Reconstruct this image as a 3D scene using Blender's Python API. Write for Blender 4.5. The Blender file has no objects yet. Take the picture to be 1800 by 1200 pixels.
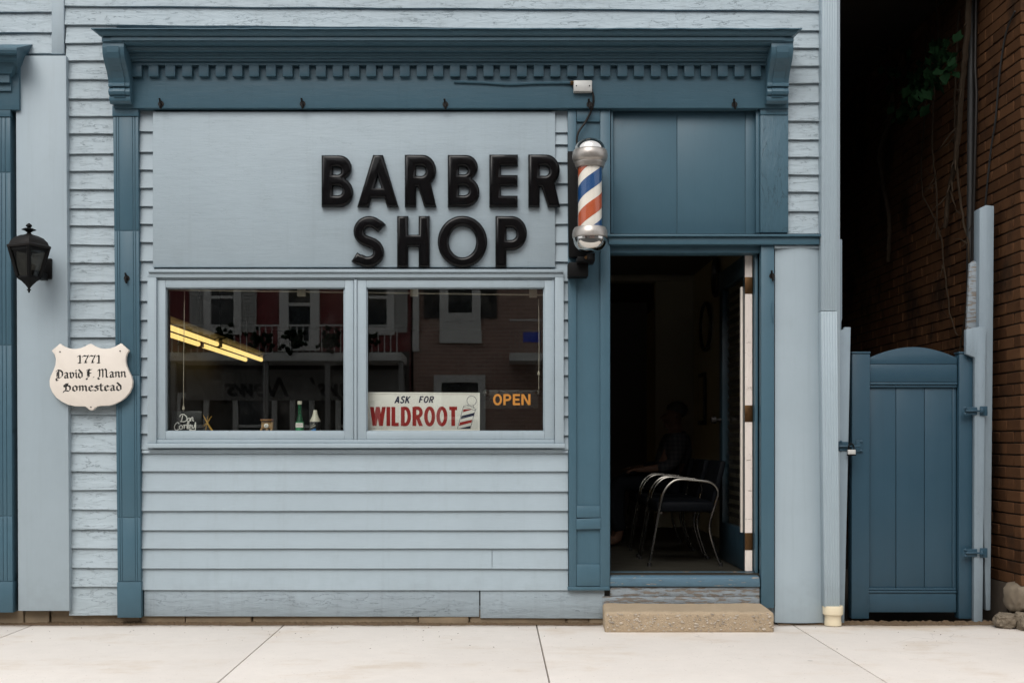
import bpy, bmesh, math, random
from mathutils import Vector, Matrix
R = math.radians
rnd = random.Random(7)
scn = bpy.context.scene
col = scn.collection

# ------------------------------------------------------------------ camera
D, S, ZC = 7.3, 280.0, 1.146          # distance to the facade, pixels per metre there, eye height
PX0, PY0 = 870.0, 776.0               # where the view axis meets the 1800 x 1200 picture
cam = bpy.data.cameras.new("camera")
cam.sensor_width = 36.0
cam.lens = 36.0 * (S * D) / 1800.0
cam.shift_x = (900 - PX0) / 1800.0
cam.shift_y = (PY0 - 600) / 1800.0
cam.clip_start, cam.clip_end = 0.1, 400
camo = bpy.data.objects.new("camera", cam)
col.objects.link(camo)
camo.location = (0, -D, ZC)
camo.rotation_euler = (R(90), 0, 0)
scn.camera = camo

# ------------------------------------------------------------------ overcast daylight
SUN_EL = 46.0
SUN_DIR = Vector((-0.30 * math.cos(R(SUN_EL)), -0.954 * math.cos(R(SUN_EL)), math.sin(R(SUN_EL)))).normalized()
world = bpy.data.worlds.new("World")
scn.world = world
world.use_nodes = True
wn, wl = world.node_tree.nodes, world.node_tree.links
wn.clear()
sky = wn.new("ShaderNodeTexSky")
sky.sky_type = 'NISHITA'
sky.sun_disc = False
sky.sun_elevation = R(SUN_EL)
sky.sun_rotation = math.atan2(SUN_DIR.x, SUN_DIR.y)
sky.dust_density = 6.0
sky.air_density = 1.0
hsv = wn.new("ShaderNodeHueSaturation")
hsv.inputs['Saturation'].default_value = 0.22     # cloud cover takes the blue out
bg = wn.new("ShaderNodeBackground")
bg.inputs['Strength'].default_value = 0.125
wo = wn.new("ShaderNodeOutputWorld")
wl.new(sky.outputs[0], hsv.inputs['Color'])
cloud = wn.new("ShaderNodeMix"); cloud.data_type = 'RGBA'     # an even cloud layer over the blue
cloud.inputs[0].default_value = 0.62
cloud.inputs[7].default_value = (7.6, 7.75, 8.0, 1)
wl.new(hsv.outputs[0], cloud.inputs[6])
wl.new(cloud.outputs[2], bg.inputs['Color'])
wl.new(bg.outputs[0], wo.inputs['Surface'])
sl = bpy.data.lights.new("sun", 'SUN')
sl.energy = 1.1
sl.angle = R(38)
sl.color = (1.0, 0.965, 0.92)
so = bpy.data.objects.new("sun", sl)
col.objects.link(so)
so.location = (-3, -10, 14)
so.rotation_euler = (-SUN_DIR).to_track_quat('-Z', 'Y').to_euler()
scn.view_settings.view_transform = 'Standard'
scn.view_settings.look = 'None'
scn.view_settings.exposure = 0.42
scn.view_settings.gamma = 1.0
scn.view_settings.use_curve_mapping = False
scn.cycles.use_adaptive_sampling = True
scn.cycles.adaptive_threshold = 0.015
scn.cycles.max_bounces = 6
scn.cycles.diffuse_bounces = 3
scn.cycles.glossy_bounces = 4
scn.cycles.transparent_max_bounces = 12
scn.cycles.caustics_reflective = False
scn.cycles.caustics_refractive = False

# ------------------------------------------------------------------ measuring
def X(px, y=0.0): return (px - PX0) / S * (D + y) / D
def Z(py, y=0.0): return ZC - (py - PY0) / S * (D + y) / D

# ------------------------------------------------------------------ mesh building
class MB:
    def __init__(s): s.v = []; s.f = []
    def add(s, vs, fs):
        b = len(s.v); s.v += [tuple(p) for p in vs]
        s.f += [tuple(i + b for i in q) for q in fs]
        return s
    def hexa(s, p):    # 4 bottom ccw, 4 top ccw
        return s.add(p, [(3, 2, 1, 0), (4, 5, 6, 7), (0, 1, 5, 4), (1, 2, 6, 5), (2, 3, 7, 6), (3, 0, 4, 7)])
    def box(s, x0, x1, y0, y1, z0, z1):
        return s.hexa([(x0, y0, z0), (x1, y0, z0), (x1, y1, z0), (x0, y1, z0), (x0, y0, z1), (x1, y0, z1), (x1, y1, z1), (x0, y1, z1)])
    def leanbox(s, xa0, xa1, z0, xb0, xb1, z1, y0, y1):   # a box whose foot and head differ in x
        return s.hexa([(xa0, y0, z0), (xa1, y0, z0), (xa1, y1, z0), (xa0, y1, z0), (xb0, y0, z1), (xb1, y0, z1), (xb1, y1, z1), (xb0, y1, z1)])
    def prism(s, poly, y0, y1):       # (x, z) outline, extruded in y
        n = len(poly)
        vs = [(x, y0, z) for x, z in poly] + [(x, y1, z) for x, z in poly]
        return s.add(vs, [tuple(range(n)), tuple(range(2 * n - 1, n - 1, -1))] + [(i, (i + 1) % n, n + (i + 1) % n, n + i) for i in range(n)])
    def prismx(s, poly, x0, x1):      # (y, z) or (y, z, inset) outline, extruded in x
        n = len(poly)
        ins = [(p[2] if len(p) > 2 else 0) for p in poly]
        vs = [(x0 + i, p[0], p[1]) for p, i in zip(poly, ins)] + [(x1 - i, p[0], p[1]) for p, i in zip(poly, ins)]
        return s.add(vs, [tuple(range(n)), tuple(range(2 * n - 1, n - 1, -1))] + [(i, (i + 1) % n, n + (i + 1) % n, n + i) for i in range(n)])
    def tube(s, pts, r, n=8):
        pts = [Vector(p) for p in pts]
        rs = r if isinstance(r, (list, tuple)) else [r] * len(pts)
        t = (pts[1] - pts[0]).normalized()
        up = Vector((0, 0, 1)) if abs(t.z) < .9 else Vector((0, 1, 0))
        u = t.cross(up).normalized()
        vs = []
        for i, p in enumerate(pts):
            a = pts[max(i - 1, 0)]; b = pts[min(i + 1, len(pts) - 1)]
            t = (b - a).normalized()
            u = (u - t * u.dot(t)).normalized()
            w = t.cross(u)
            for k in range(n):
                an = 2 * math.pi * k / n
                vs.append(p + (u * math.cos(an) + w * math.sin(an)) * rs[i])
        fs = []
        for i in range(len(pts) - 1):
            for k in range(n):
                k2 = (k + 1) % n
                fs.append((i * n + k, i * n + k2, (i + 1) * n + k2, (i + 1) * n + k))
        fs.append(tuple(range(n - 1, -1, -1)))
        fs.append(tuple((len(pts) - 1) * n + k for k in range(n)))
        return s.add(vs, fs)
    def lathe(s, prof, cx, cy, n=24, a0=0.0):
        vs, fs = [], []
        m = len(prof)
        for r, z in prof:
            for k in range(n):
                an = a0 + 2 * math.pi * k / n
                vs.append((cx + r * math.cos(an), cy + r * math.sin(an), z))
        for i in range(m - 1):
            for k in range(n):
                k2 = (k + 1) % n
                fs.append((i * n + k, i * n + k2, (i + 1) * n + k2, (i + 1) * n + k))
        fs.append(tuple(range(n - 1, -1, -1)))
        fs.append(tuple((m - 1) * n + k for k in range(n)))
        return s.add(vs, fs)
    def blob(s, c, rx, ry, rz, seed=0, rough=.15, sub=2):
        bm = bmesh.new()
        bmesh.ops.create_icosphere(bm, subdivisions=sub, radius=1)
        q = random.Random(seed)
        vs = []
        for v in bm.verts:
            k = 1 + q.uniform(-rough, rough)
            vs.append((c[0] + v.co.x * rx * k, c[1] + v.co.y * ry * k, c[2] + v.co.z * rz * k))
        if sub > 2:       # quarried look: facets and pits
            from mathutils import noise as mn
            o3 = Vector((seed * 3.1, seed * 1.7, seed * .9))
            vs = []
            for v in bm.verts:
                k = 1 + .9 * rough * 4 * mn.noise(v.co * 1.3 + o3) + rough * 2.2 * mn.noise(v.co * 3.4 + o3) + rough * 1.2 * mn.noise(v.co * 8 + o3)
                w3 = Vector((math.copysign(abs(v.co.x) ** .75, v.co.x), math.copysign(abs(v.co.y) ** .75, v.co.y), math.copysign(abs(v.co.z) ** .75, v.co.z))) * k
                vs.append((c[0] + w3.x * rx, c[1] + w3.y * ry, c[2] + w3.z * rz))
        s.add(vs, [tuple(v.index for v in f.verts) for f in bm.faces])
        bm.free()
        return s
    def mesh(s, name, bevel=0.0, smooth=False, seg=2):
        me = bpy.data.meshes.new(name)
        me.from_pydata(s.v, [], s.f)
        bm = bmesh.new(); bm.from_mesh(me)
        bmesh.ops.recalc_face_normals(bm, faces=bm.faces)
        if bevel:
            es = [e for e in bm.edges if len(e.link_faces) == 2 and e.calc_face_angle(0) > .5]
            bmesh.ops.bevel(bm, geom=es, offset=bevel, segments=seg, affect='EDGES', profile=.5, clamp_overlap=True)
        bm.to_mesh(me); bm.free()
        if smooth or bevel:
            me.polygons.foreach_set('use_smooth', [True] * len(me.polygons))
            me.set_sharp_from_angle(angle=R(40))
        return me
    def build(s, name, m, parent=None, bevel=0.0, smooth=False, seg=2):
        return link(name, s.mesh(name, bevel, smooth, seg), m, parent)

def link(name, me, m, parent=None):
    o = bpy.data.objects.new(name, me)
    if m is not None and len(me.materials) == 0: me.materials.append(m)
    col.objects.link(o)
    if parent is not None: adopt(o, parent)
    return o
def world_loc(p):
    v = Vector(p.location)
    while p.parent is not None:
        p = p.parent; v = v + Vector(p.location) if False else v
    return v
def adopt(o, parent):
    o.parent = parent
    base = parent
    while base.parent is not None: base = base.parent
    if parent.parent is None:
        o.matrix_parent_inverse = Matrix.Translation(-Vector(base.location))
    # a part of a part: its parent already draws in world coordinates
def thing(name, label, cat, loc=(0, 0, 0), group=None):
    o = bpy.data.objects.new(name, None)
    o.empty_display_size = .1
    col.objects.link(o); o.location = loc
    return tag(o, label, cat, group)
def tag(o, label=None, cat=None, group=None, kind=None):
    if label: o['label'] = label
    if cat: o['category'] = cat
    if group: o['group'] = group
    if kind: o['kind'] = kind
    return o

# ------------------------------------------------------------------ procedural materials
class NT:
    def __init__(s, name):
        s.m = bpy.data.materials.new(name); s.m.use_nodes = True
        s.n = s.m.node_tree.nodes; s.l = s.m.node_tree.links
        s.n.clear()
        s.out = s.n.new("ShaderNodeOutputMaterial")
        s.p = None
    def new(s, t, **kw):
        nd = s.n.new(t)
        for k, v in kw.items(): setattr(nd, k, v)
        return nd
    def put(s, sock, val):
        if isinstance(val, bpy.types.NodeSocket): s.l.new(val, sock)
        elif isinstance(val, (tuple, list)) and len(val) == 3 and sock.type == 'RGBA': sock.default_value = (*val, 1)
        else: sock.default_value = val
    def math(s, op, a, b=0.0, clamp=False):
        nd = s.new("ShaderNodeMath", operation=op, use_clamp=clamp)
        s.put(nd.inputs[0], a); s.put(nd.inputs[1], b)
        return nd.outputs[0]
    def pos(s, sx=1, sy=1, sz=1, off=(0, 0, 0), rot=(0, 0, 0)):
        g = s.new("ShaderNodeNewGeometry")
        mp = s.new("ShaderNodeMapping")
        s.put(mp.inputs['Vector'], g.outputs['Position'])
        mp.inputs['Scale'].default_value = (sx, sy, sz)
        mp.inputs['Location'].default_value = off
        mp.inputs['Rotation'].default_value = rot
        return mp.outputs[0]
    def noise(s, vec, scale=1.0, detail=3.0, rough=.55, dist=0.0):
        nd = s.new("ShaderNodeTexNoise")
        s.put(nd.inputs['Vector'], vec)
        nd.inputs['Scale'].default_value = scale
        nd.inputs['Detail'].default_value = detail
        nd.inputs['Roughness'].default_value = rough
        nd.inputs['Distortion'].default_value = dist
        return nd.outputs[0]
    def vor(s, vec, scale=1.0, feature='F1', out='Distance'):
        nd = s.new("ShaderNodeTexVoronoi", feature=feature)
        s.put(nd.inputs['Vector'], vec); nd.inputs['Scale'].default_value = scale
        return nd.outputs[out]
    def ramp(s, fac, a, b, ca=0.0, cb=1.0):
        nd = s.new("ShaderNodeMapRange", interpolation_type='SMOOTHSTEP')
        s.put(nd.inputs[0], fac)
        for i, v in zip((1, 2, 3, 4), (a, b, ca, cb)): nd.inputs[i].default_value = v
        return nd.outputs[0]
    def mix(s, fac, a, b, blend='MIX'):
        nd = s.new("ShaderNodeMix", data_type='RGBA', blend_type=blend)
        s.put(nd.inputs[0], fac); s.put(nd.inputs[6], a); s.put(nd.inputs[7], b)
        return nd.outputs[2]
    def bump(s, h, strength=.3, dist=.002, normal=None):
        nd = s.new("ShaderNodeBump")
        nd.inputs['Strength'].default_value = strength
        nd.inputs['Distance'].default_value = dist
        s.put(nd.inputs['Height'], h)
        if normal is not None: s.l.new(normal, nd.inputs['Normal'])
        return nd.outputs[0]
    def bsdf(s, color, rough=.5, metal=0.0, normal=None, spec=None, **kw):
        p = s.new("ShaderNodeBsdfPrincipled")
        s.put(p.inputs['Base Color'], color); s.put(p.inputs['Roughness'], rough); s.put(p.inputs['Metallic'], metal)
        if normal is not None: s.l.new(normal, p.inputs['Normal'])
        if spec is not None: s.put(p.inputs['Specular IOR Level'], spec)
        for k, v in kw.items(): s.put(p.inputs[k], v)
        s.l.new(p.outputs[0], s.out.inputs['Surface'])
        return s.m

def paint(name, c, crack=0.0, grime=.25, rough=.5, vertical=False, grain=1.0, chip=0.0, chipcol=(.16, .13, .10)):
    t = NT(name)
    low = t.noise(t.pos(1, 1, 1), 2.3, 1)
    mid = t.noise(t.pos(1, 1, 1, (3, 1, 7)), 14, 3)
    gr = t.noise(t.pos(60, 20, 4) if vertical else t.pos(4, 20, 60), 3.0, 3, .6)
    tone = t.math('ADD', t.math('MULTIPLY', t.math('SUBTRACT', low, .5), .10 * (1 + grime)), t.math('MULTIPLY', t.math('SUBTRACT', mid, .5), .05 + .06 * grime))
    tone = t.math('ADD', tone, t.math('MULTIPLY', t.math('SUBTRACT', gr, .5), .11 * grain))
    tone = t.math('ADD', tone, 1.0)
    nd = t.new("ShaderNodeVectorMath", operation='SCALE')
    nd.inputs[0].default_value = c
    t.put(nd.inputs['Scale'], tone)
    colr = nd.outputs[0]
    # dust and dirt in uneven spots
    dirt = t.ramp(t.noise(t.pos(1, 1, 1, (9, 2, 4)), 5.5, 4, .65), .56, .78, 0, .28 * grime + .02)
    g = t.new("ShaderNodeNewGeometry"); sx = t.new("ShaderNodeSeparateXYZ"); t.put(sx.inputs[0], g.outputs['Position'])
    strk = t.ramp(t.noise(t.pos(26, 26, .9, (2, 2, 5)), 1.0, 3, .6), .50, .74, 0, .16)
    spl = t.ramp(t.math('ADD', sx.outputs[2], t.math('MULTIPLY', mid, .30)), .16, .50, .30, 0)
    dirt = t.math('ADD', t.math('MAXIMUM', dirt, spl), t.math('MULTIPLY', strk, .55 + .5 * grime), True)
    colr = t.mix(dirt, colr, (c[0] * .62, c[1] * .59, c[2] * .55))
    h = t.math('MULTIPLY', gr, .00075 * grain)
    if crack:
        m1 = (14, 6, 3.0) if vertical else (3.0, 6, 14)
        m2 = (34, 8, 7) if vertical else (7, 8, 34)
        n1 = t.noise(t.pos(*m1), 1.6, 4, .6, .35)
        n2 = t.noise(t.pos(*m2, (4, 5, 1)), 1.3, 3, .6, .5)
        l1 = t.ramp(t.math('ABSOLUTE', t.math('SUBTRACT', n1, .5)), .0, .012, 1, 0)
        l2 = t.ramp(t.math('ABSOLUTE', t.math('SUBTRACT', n2, .52)), .0, .016, 1, 0)
        msk = t.ramp(t.noise(t.pos(1.2, 1, 3.5, (2, 8, 3)), 2.2, 2), .42, .62, 0, 1)
        msk2 = t.math('SUBTRACT', 1.0, msk)
        ln = t.math('MAXIMUM', t.math('MULTIPLY', l1, msk), t.math('MULTIPLY', l2, t.math('MULTIPLY', msk2, t.ramp(mid, .46, .60, 0, .9))))
        ln = t.math('MULTIPLY', ln, min(1, crack))
        colr = t.mix(t.math('MULTIPLY', ln, .62), colr, (c[0] * .25, c[1] * .25, c[2] * .25))
        hh = t.math('ADD', t.math('MULTIPLY', ln, -.0016), t.math('MULTIPLY', n1, .010 * crack))
        h = t.math('ADD', h, hh)
    if chip:
        ch = t.ramp(t.noise(t.pos(4, 9, 22, (1, 6, 2)), 2.6, 7, .68), .66 - .14 * chip, .70 - .14 * chip, 0, 1)
        bare = t.mix(gr, chipcol, tuple(min(1, k * 2.0) for k in chipcol))
        colr = t.mix(ch, colr, bare)
        h = t.math('ADD', h, t.math('MULTIPLY', ch, -.0012))
    nrm = t.bump(h, .8, 1.0)
    return t.bsdf(colr, t.math('ADD', rough - .08, t.math('MULTIPLY', mid, .16)), 0, nrm, spec=.35)

def plain(name, c, rough=.5, metal=0.0, var=.1, scale=20, bump=0.0, spec=None, **kw):
    t = NT(name)
    n = t.noise(t.pos(), scale, 2)
    nd = t.new("ShaderNodeVectorMath", operation='SCALE')
    nd.inputs[0].default_value = c
    t.put(nd.inputs['Scale'], t.math('ADD', t.math('MULTIPLY', t.math('SUBTRACT', n, .5), 2 * var), 1))
    nrm = t.bump(n, bump, .002) if bump else None
    rr = t.math('ADD', t.math('MULTIPLY', t.math('SUBTRACT', n, .5), .2), rough, True)
    return t.bsdf(nd.outputs[0], rr, metal, nrm, spec, **kw)

def glass(name, tint=(1, 1, 1), wob=0.0, dirt=0.0):
    t = NT(name)
    g = t.new("ShaderNodeNewGeometry")
    fr = t.new("ShaderNodeFresnel")
    ior = t.math('ADD', 1.52, t.math('MULTIPLY', g.outputs['Backfacing'], 1 / 1.52 - 1.52))
    t.put(fr.inputs['IOR'], ior)
    gl = t.new("ShaderNodeBsdfGlossy"); gl.inputs['Roughness'].default_value = 0.0
    if wob:
        nb = t.bump(t.noise(t.pos(1, 1, 1), 2.4, 1), wob, .01)
        t.l.new(nb, gl.inputs['Normal'])
    tr = t.new("ShaderNodeBsdfTransparent"); tr.inputs['Color'].default_value = (*tint, 1)
    mx = t.new("ShaderNodeMixShader")
    t.put(mx.inputs[0], fr.outputs[0]); t.l.new(tr.outputs[0], mx.inputs[1]); t.l.new(gl.outputs[0], mx.inputs[2])
    last = mx.outputs[0]
    if dirt:
        df = t.new("ShaderNodeBsdfDiffuse"); df.inputs['Color'].default_value = (.6, .58, .54, 1)
        m2 = t.new("ShaderNodeMixShader")
        t.put(m2.inputs[0], t.ramp(t.noise(t.pos(), 3.5, 7, .7), .45, .85, 0, dirt))
        t.l.new(last, m2.inputs[1]); t.l.new(df.outputs[0], m2.inputs[2]); last = m2.outputs[0]
    t.l.new(last, t.out.inputs['Surface'])
    return t.m

def emit(name, c, k):
    t = NT(name)
    e = t.new("ShaderNodeEmission"); e.inputs['Color'].default_value = (*c, 1); e.inputs['Strength'].default_value = k
    t.l.new(e.outputs[0], t.out.inputs['Surface'])
    return t.m

LB = (.318, .384, .424)          # pale blue siding paint
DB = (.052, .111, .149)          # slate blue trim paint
M = {}
M['siding'] = paint('siding_paint', LB, 0, .35, .48)
M['siding_old'] = paint('old_siding_paint', (.352, .418, .455), 1.0, .7, .55)
M['siding_base'] = paint('base_board_paint', (.29, .348, .386), .8, 1.0, .6)
M['panel'] = paint('smooth_panel_paint', LB, 0, .3, .45, True, .4)
M['board'] = paint('sign_board_paint', LB, .22, .35, .48)
M['trim'] = paint('slate_trim_paint', DB, 0, .35, .42, True)
M['trimh'] = paint('slate_trim_paint_along', DB, .25, .4, .42)
M['trim_old'] = paint('old_slate_trim_paint', DB, .95, .5, .45, True)
M['worn'] = paint('worn_threshold_paint', (.075, .14, .19), .5, .8, .5, chip=.42, chipcol=(.20, .165, .13))
M['weather'] = paint('weathered_riser_paint', (.25, .29, .32), 1.0, 1.2, .7, chip=1.1, chipcol=(.12, .105, .09))
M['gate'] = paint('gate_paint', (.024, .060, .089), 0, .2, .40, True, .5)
M['post'] = paint('grey_post_paint', (.215, .27, .31), .25, .7, .5, True)
M['aluminium'] = paint('downspout_paint', (.315, .385, .427), 0, .45, .38, True, .3)
M['letter'] = plain('gloss_black_plastic', (.0035, .0035, .004), .13, 0, .3, 30, .0, .22)
M['iron'] = plain('black_iron', (.004, .004, .004), .6, 0, .3, 40, .2, .15)
M['bronze'] = plain('dark_bronze', (.010, .008, .007), .5, .1, .3, 30, .2, .25)
M['chrome'] = plain('polished_chrome', (.66, .64, .61), .06, 1.0, .05, 8)
M['steel'] = plain('chair_chrome', (.13, .123, .11), .25, 1.0, .1, 20)
M['alu'] = plain('cast_aluminium', (.40, .37, .34), .36, .7, .12, 60, .15)
M['galv'] = plain('galvanised_box', (.50, .50, .48), .5, .3, .12, 50, .1)
M['white'] = plain('white_enamel', (.92, .87, .83), .3, 0, .04, 12)
M['poleblue'] = plain('pole_blue', (.002, .060, .20), .35, 0, .1, 30)
M['polered'] = plain('pole_red', (.46, .085, .022), .35, 0, .12, 30)
M['polewhite'] = plain('pole_white', (.82, .77, .68), .35, 0, .05, 30)
M['cream'] = plain('cream_paint', (.72, .655, .58), .5, 0, .06, 10, .1)
M['black'] = plain('lettering_black', (.006, .006, .006), .45)
M['brass'] = plain('old_brass', (.10, .052, .02), .42, .8, .35, 40, .2)
M['doorpaint'] = paint('door_navy_paint', (.012, .026, .036), 0, .3, .35, True, .5)
M['doorwhite'] = paint('door_edge_white', (.74, .66, .60), .4, .8, .55, True, chip=.15)
M['pvc'] = plain('yellowed_pvc', (.66, .575, .41), .4, 0, .08, 25, .1)
M['glass'] = glass('window_glass', (.97, .98, .97), .010, .012)
M['glass2'] = glass('added_reflection_glass', (.97, .98, .97), .014, 0)  # for the extra sheet added to boost reflections
M['tube'] = glass('pole_glass', (.98, .98, .98))
M['lampglass'] = glass('lantern_glass', (.5, .48, .45), 0, 0)
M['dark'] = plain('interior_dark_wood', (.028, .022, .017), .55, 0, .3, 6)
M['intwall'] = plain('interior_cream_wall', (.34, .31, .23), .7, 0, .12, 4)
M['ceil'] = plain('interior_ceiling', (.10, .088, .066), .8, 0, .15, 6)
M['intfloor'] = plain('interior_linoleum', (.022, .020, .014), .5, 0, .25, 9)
M['red'] = plain('sign_red', (.36, .018, .016), .35, 0, .1, 30)
M['navy'] = plain('sign_navy', (.015, .020, .060), .35)
M['orange'] = plain('sign_orange', (.92, .36, .06), .4, 0, .06, 30)
M['vinyl'] = plain('dark_blue_vinyl', (.0015, .002, .003), .6, 0, .2, 20, 0, .06)
M['gold'] = plain('ornament_gold', (.55, .30, .045), .35, .4, .2, 40)
M['toywood'] = plain('toy_wood', (.42, .25, .11), .5, 0, .15, 60)
M['bottlegreen'] = plain('green_bottle_glass', (.006, .075, .030), .12, 0, .1, 30)
M['bottlelabel'] = plain('bottle_label_green', (.05, .30, .13), .5)
M['bottleblack'] = plain('black_bottle', (.008, .008, .009), .3)
M['ivory'] = plain('ivory_plastic', (.72, .66, .55), .4, 0, .04)
M['labelblue'] = plain('label_blue', (.02, .22, .60), .4)
M['cord'] = plain('cotton_cord', (.50, .44, .36), .8)
M['cable'] = plain('black_cable', (.015, .015, .015), .6)
M['stem'] = plain('vine_bark', (.040, .029, .020), .9, 0, .3, 40, .5, .05)
M['leaf'] = plain('ivy_leaf', (.004, .014, .005), .8, 0, .4, 30, 0, .04)
M['skin'] = plain('skin', (.06, .032, .021), .6, 0, .06, 30, 0, .1)
M['hair'] = plain('grey_hair', (.03, .028, .025), .8, 0, .2, 80, 0, .05)
M['trousers'] = plain('dark_trousers', (.005, .006, .008), .9, 0, .1, 20, 0, .1)
M['stone'] = plain('field_stone', (.20, .150, .095), .8, 0, .35, 9, .8)
M['stonedark'] = plain('dark_mortar', (.075, .058, .042), .9, 0, .4, 20, .8)
M['dirt'] = plain('dirt_and_leaves', (.10, .065, .035), .9, 0, .5, 60)
M['rubble'] = plain('rough_rubble', (.15, .12, .085), .85, 0, .45, 14, 1.0)

def plaid():
    t = NT('plaid_shirt')
    w1 = t.new("ShaderNodeTexWave"); w1.bands_direction = 'Z'; w1.inputs['Scale'].default_value = 9
    w2 = t.new("ShaderNodeTexWave"); w2.bands_direction = 'X'; w2.inputs['Scale'].default_value = 9
    t.put(w1.inputs['Vector'], t.pos()); t.put(w2.inputs['Vector'], t.pos())
    k = t.math('ADD', t.math('MULTIPLY', w1.outputs[1], .5), t.math('MULTIPLY', w2.outputs[1], .5))
    return t.bsdf(t.mix(k, (.006, .007, .010), (.028, .026, .025)), .9, 0, None, .05)
M['plaid'] = plaid()

def concrete(name, c, fine=1.0, stain=1.0):
    t = NT(name)
    a = t.noise(t.pos(), 1.1, 6, .6)
    b = t.noise(t.pos(1, 1, 1, (5, 2, 0)), 9, 6, .65)
    f = t.noise(t.pos(), 190, 3, .7)
    bro = t.noise(t.pos(7, 150, 7, (0, 0, 0), (0, 0, R(4))), 1.5, 3)     # broom finish
    k = t.math('ADD', t.math('MULTIPLY', t.math('SUBTRACT', a, .5), .20), t.math('MULTIPLY', t.math('SUBTRACT', b, .5), .13))
    k = t.math('ADD', k, t.math('MULTIPLY', t.math('SUBTRACT', f, .5), .14 * fine))
    nd = t.new("ShaderNodeVectorMath", operation='SCALE'); nd.inputs[0].default_value = c
    t.put(nd.inputs['Scale'], t.math('ADD', k, 1))
    st = t.ramp(t.noise(t.pos(1, 1.6, 1, (8, 3, 0)), 1.7, 7, .68), .50, .74, 0, .60 * stain)
    cc = t.mix(st, nd.outputs[0], (c[0] * .80, c[1] * .71, c[2] * .60))
    sp = t.ramp(t.noise(t.pos(1, 1, 1, (1, 1, 6)), 55, 2, .5), .66, .74, 0, .45)
    cc = t.mix(sp, cc, (c[0] * .5, c[1] * .45, c[2] * .4))
    hc = t.noise(t.pos(1, 1, 1, (3.3, 7.7, 0)), .9, 4, .6, .6)
    crk = t.math('MULTIPLY', t.ramp(t.math('ABSOLUTE', t.math('SUBTRACT', hc, .5)), .0, .0022, 1, 0), t.ramp(a, .52, .64, 0, .28))
    cc = t.mix(crk, cc, (.16, .13, .10))
    gum = t.ramp(t.vor(t.pos(1, 1, 0, (.4, .2, 0)), 2.1), .026, .034, .38, 0)
    cc = t.mix(gum, cc, (.22, .20, .18))
    if stain > .5:       # rusty run-off below the gate
        vd = t.new("ShaderNodeVectorMath", operation='DISTANCE'); t.put(vd.inputs[0], t.pos(.55, 1.6, 1)); vd.inputs[1].default_value = (X(1600) * .55, -.16, 0)
        cc = t.mix(t.ramp(t.math('ADD', vd.outputs['Value'], t.math('MULTIPLY', b, .5)), .26, .56, .5, 0), cc, (c[0] * .80, c[1] * .64, c[2] * .42))
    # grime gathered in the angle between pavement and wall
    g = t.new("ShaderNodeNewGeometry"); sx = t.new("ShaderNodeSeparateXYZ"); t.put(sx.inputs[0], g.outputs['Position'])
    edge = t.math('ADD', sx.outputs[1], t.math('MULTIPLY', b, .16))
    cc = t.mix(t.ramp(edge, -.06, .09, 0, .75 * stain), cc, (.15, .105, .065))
    nr = t.bump(t.math('ADD', f, t.math('MULTIPLY', bro, .5)), .3, .0015)
    return t.bsdf(cc, .85, 0, nr, .25)
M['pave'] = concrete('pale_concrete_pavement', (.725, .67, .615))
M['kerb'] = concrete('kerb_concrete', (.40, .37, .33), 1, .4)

def stepmat():
    t = NT('exposed_aggregate_concrete')
    a = t.noise(t.pos(), 5, 6, .65); f = t.noise(t.pos(), 120, 4, .7)
    k = t.math('ADD', t.math('MULTIPLY', a, .45), t.math('MULTIPLY', f, .55))
    cc = t.mix(k, (.26, .195, .13), (.54, .43, .30))
    v = t.vor(t.pos(1, 1, 1.3), 62, 'F1', 'Color')
    sv = t.new("ShaderNodeSeparateColor"); t.put(sv.inputs[0], v)
    d = t.vor(t.pos(1, 1, 1.3), 62)
    peb = t.math('MULTIPLY', t.ramp(sv.outputs[0], .76, .80, 0, 1), t.ramp(d, .30, .40, 1, 0))
    g = t.new("ShaderNodeNewGeometry"); sn = t.new("ShaderNodeSeparateXYZ"); t.put(sn.inputs[0], g.outputs['Normal'])
    peb = t.math('MULTIPLY', peb, t.ramp(sn.outputs[2], .5, .85, 1, .12))   # pebbles show on the broken faces, the trowelled top hides them
    cc = t.mix(peb, cc, t.mix(sv.outputs[1], (.55, .50, .42), (.16, .12, .10)))
    nr = t.bump(t.math('ADD', f, t.math('MULTIPLY', a, 1.5)), 1.0, .007)
    return t.bsdf(cc, .85, 0, nr, .25)
M['step'] = stepmat()

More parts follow.
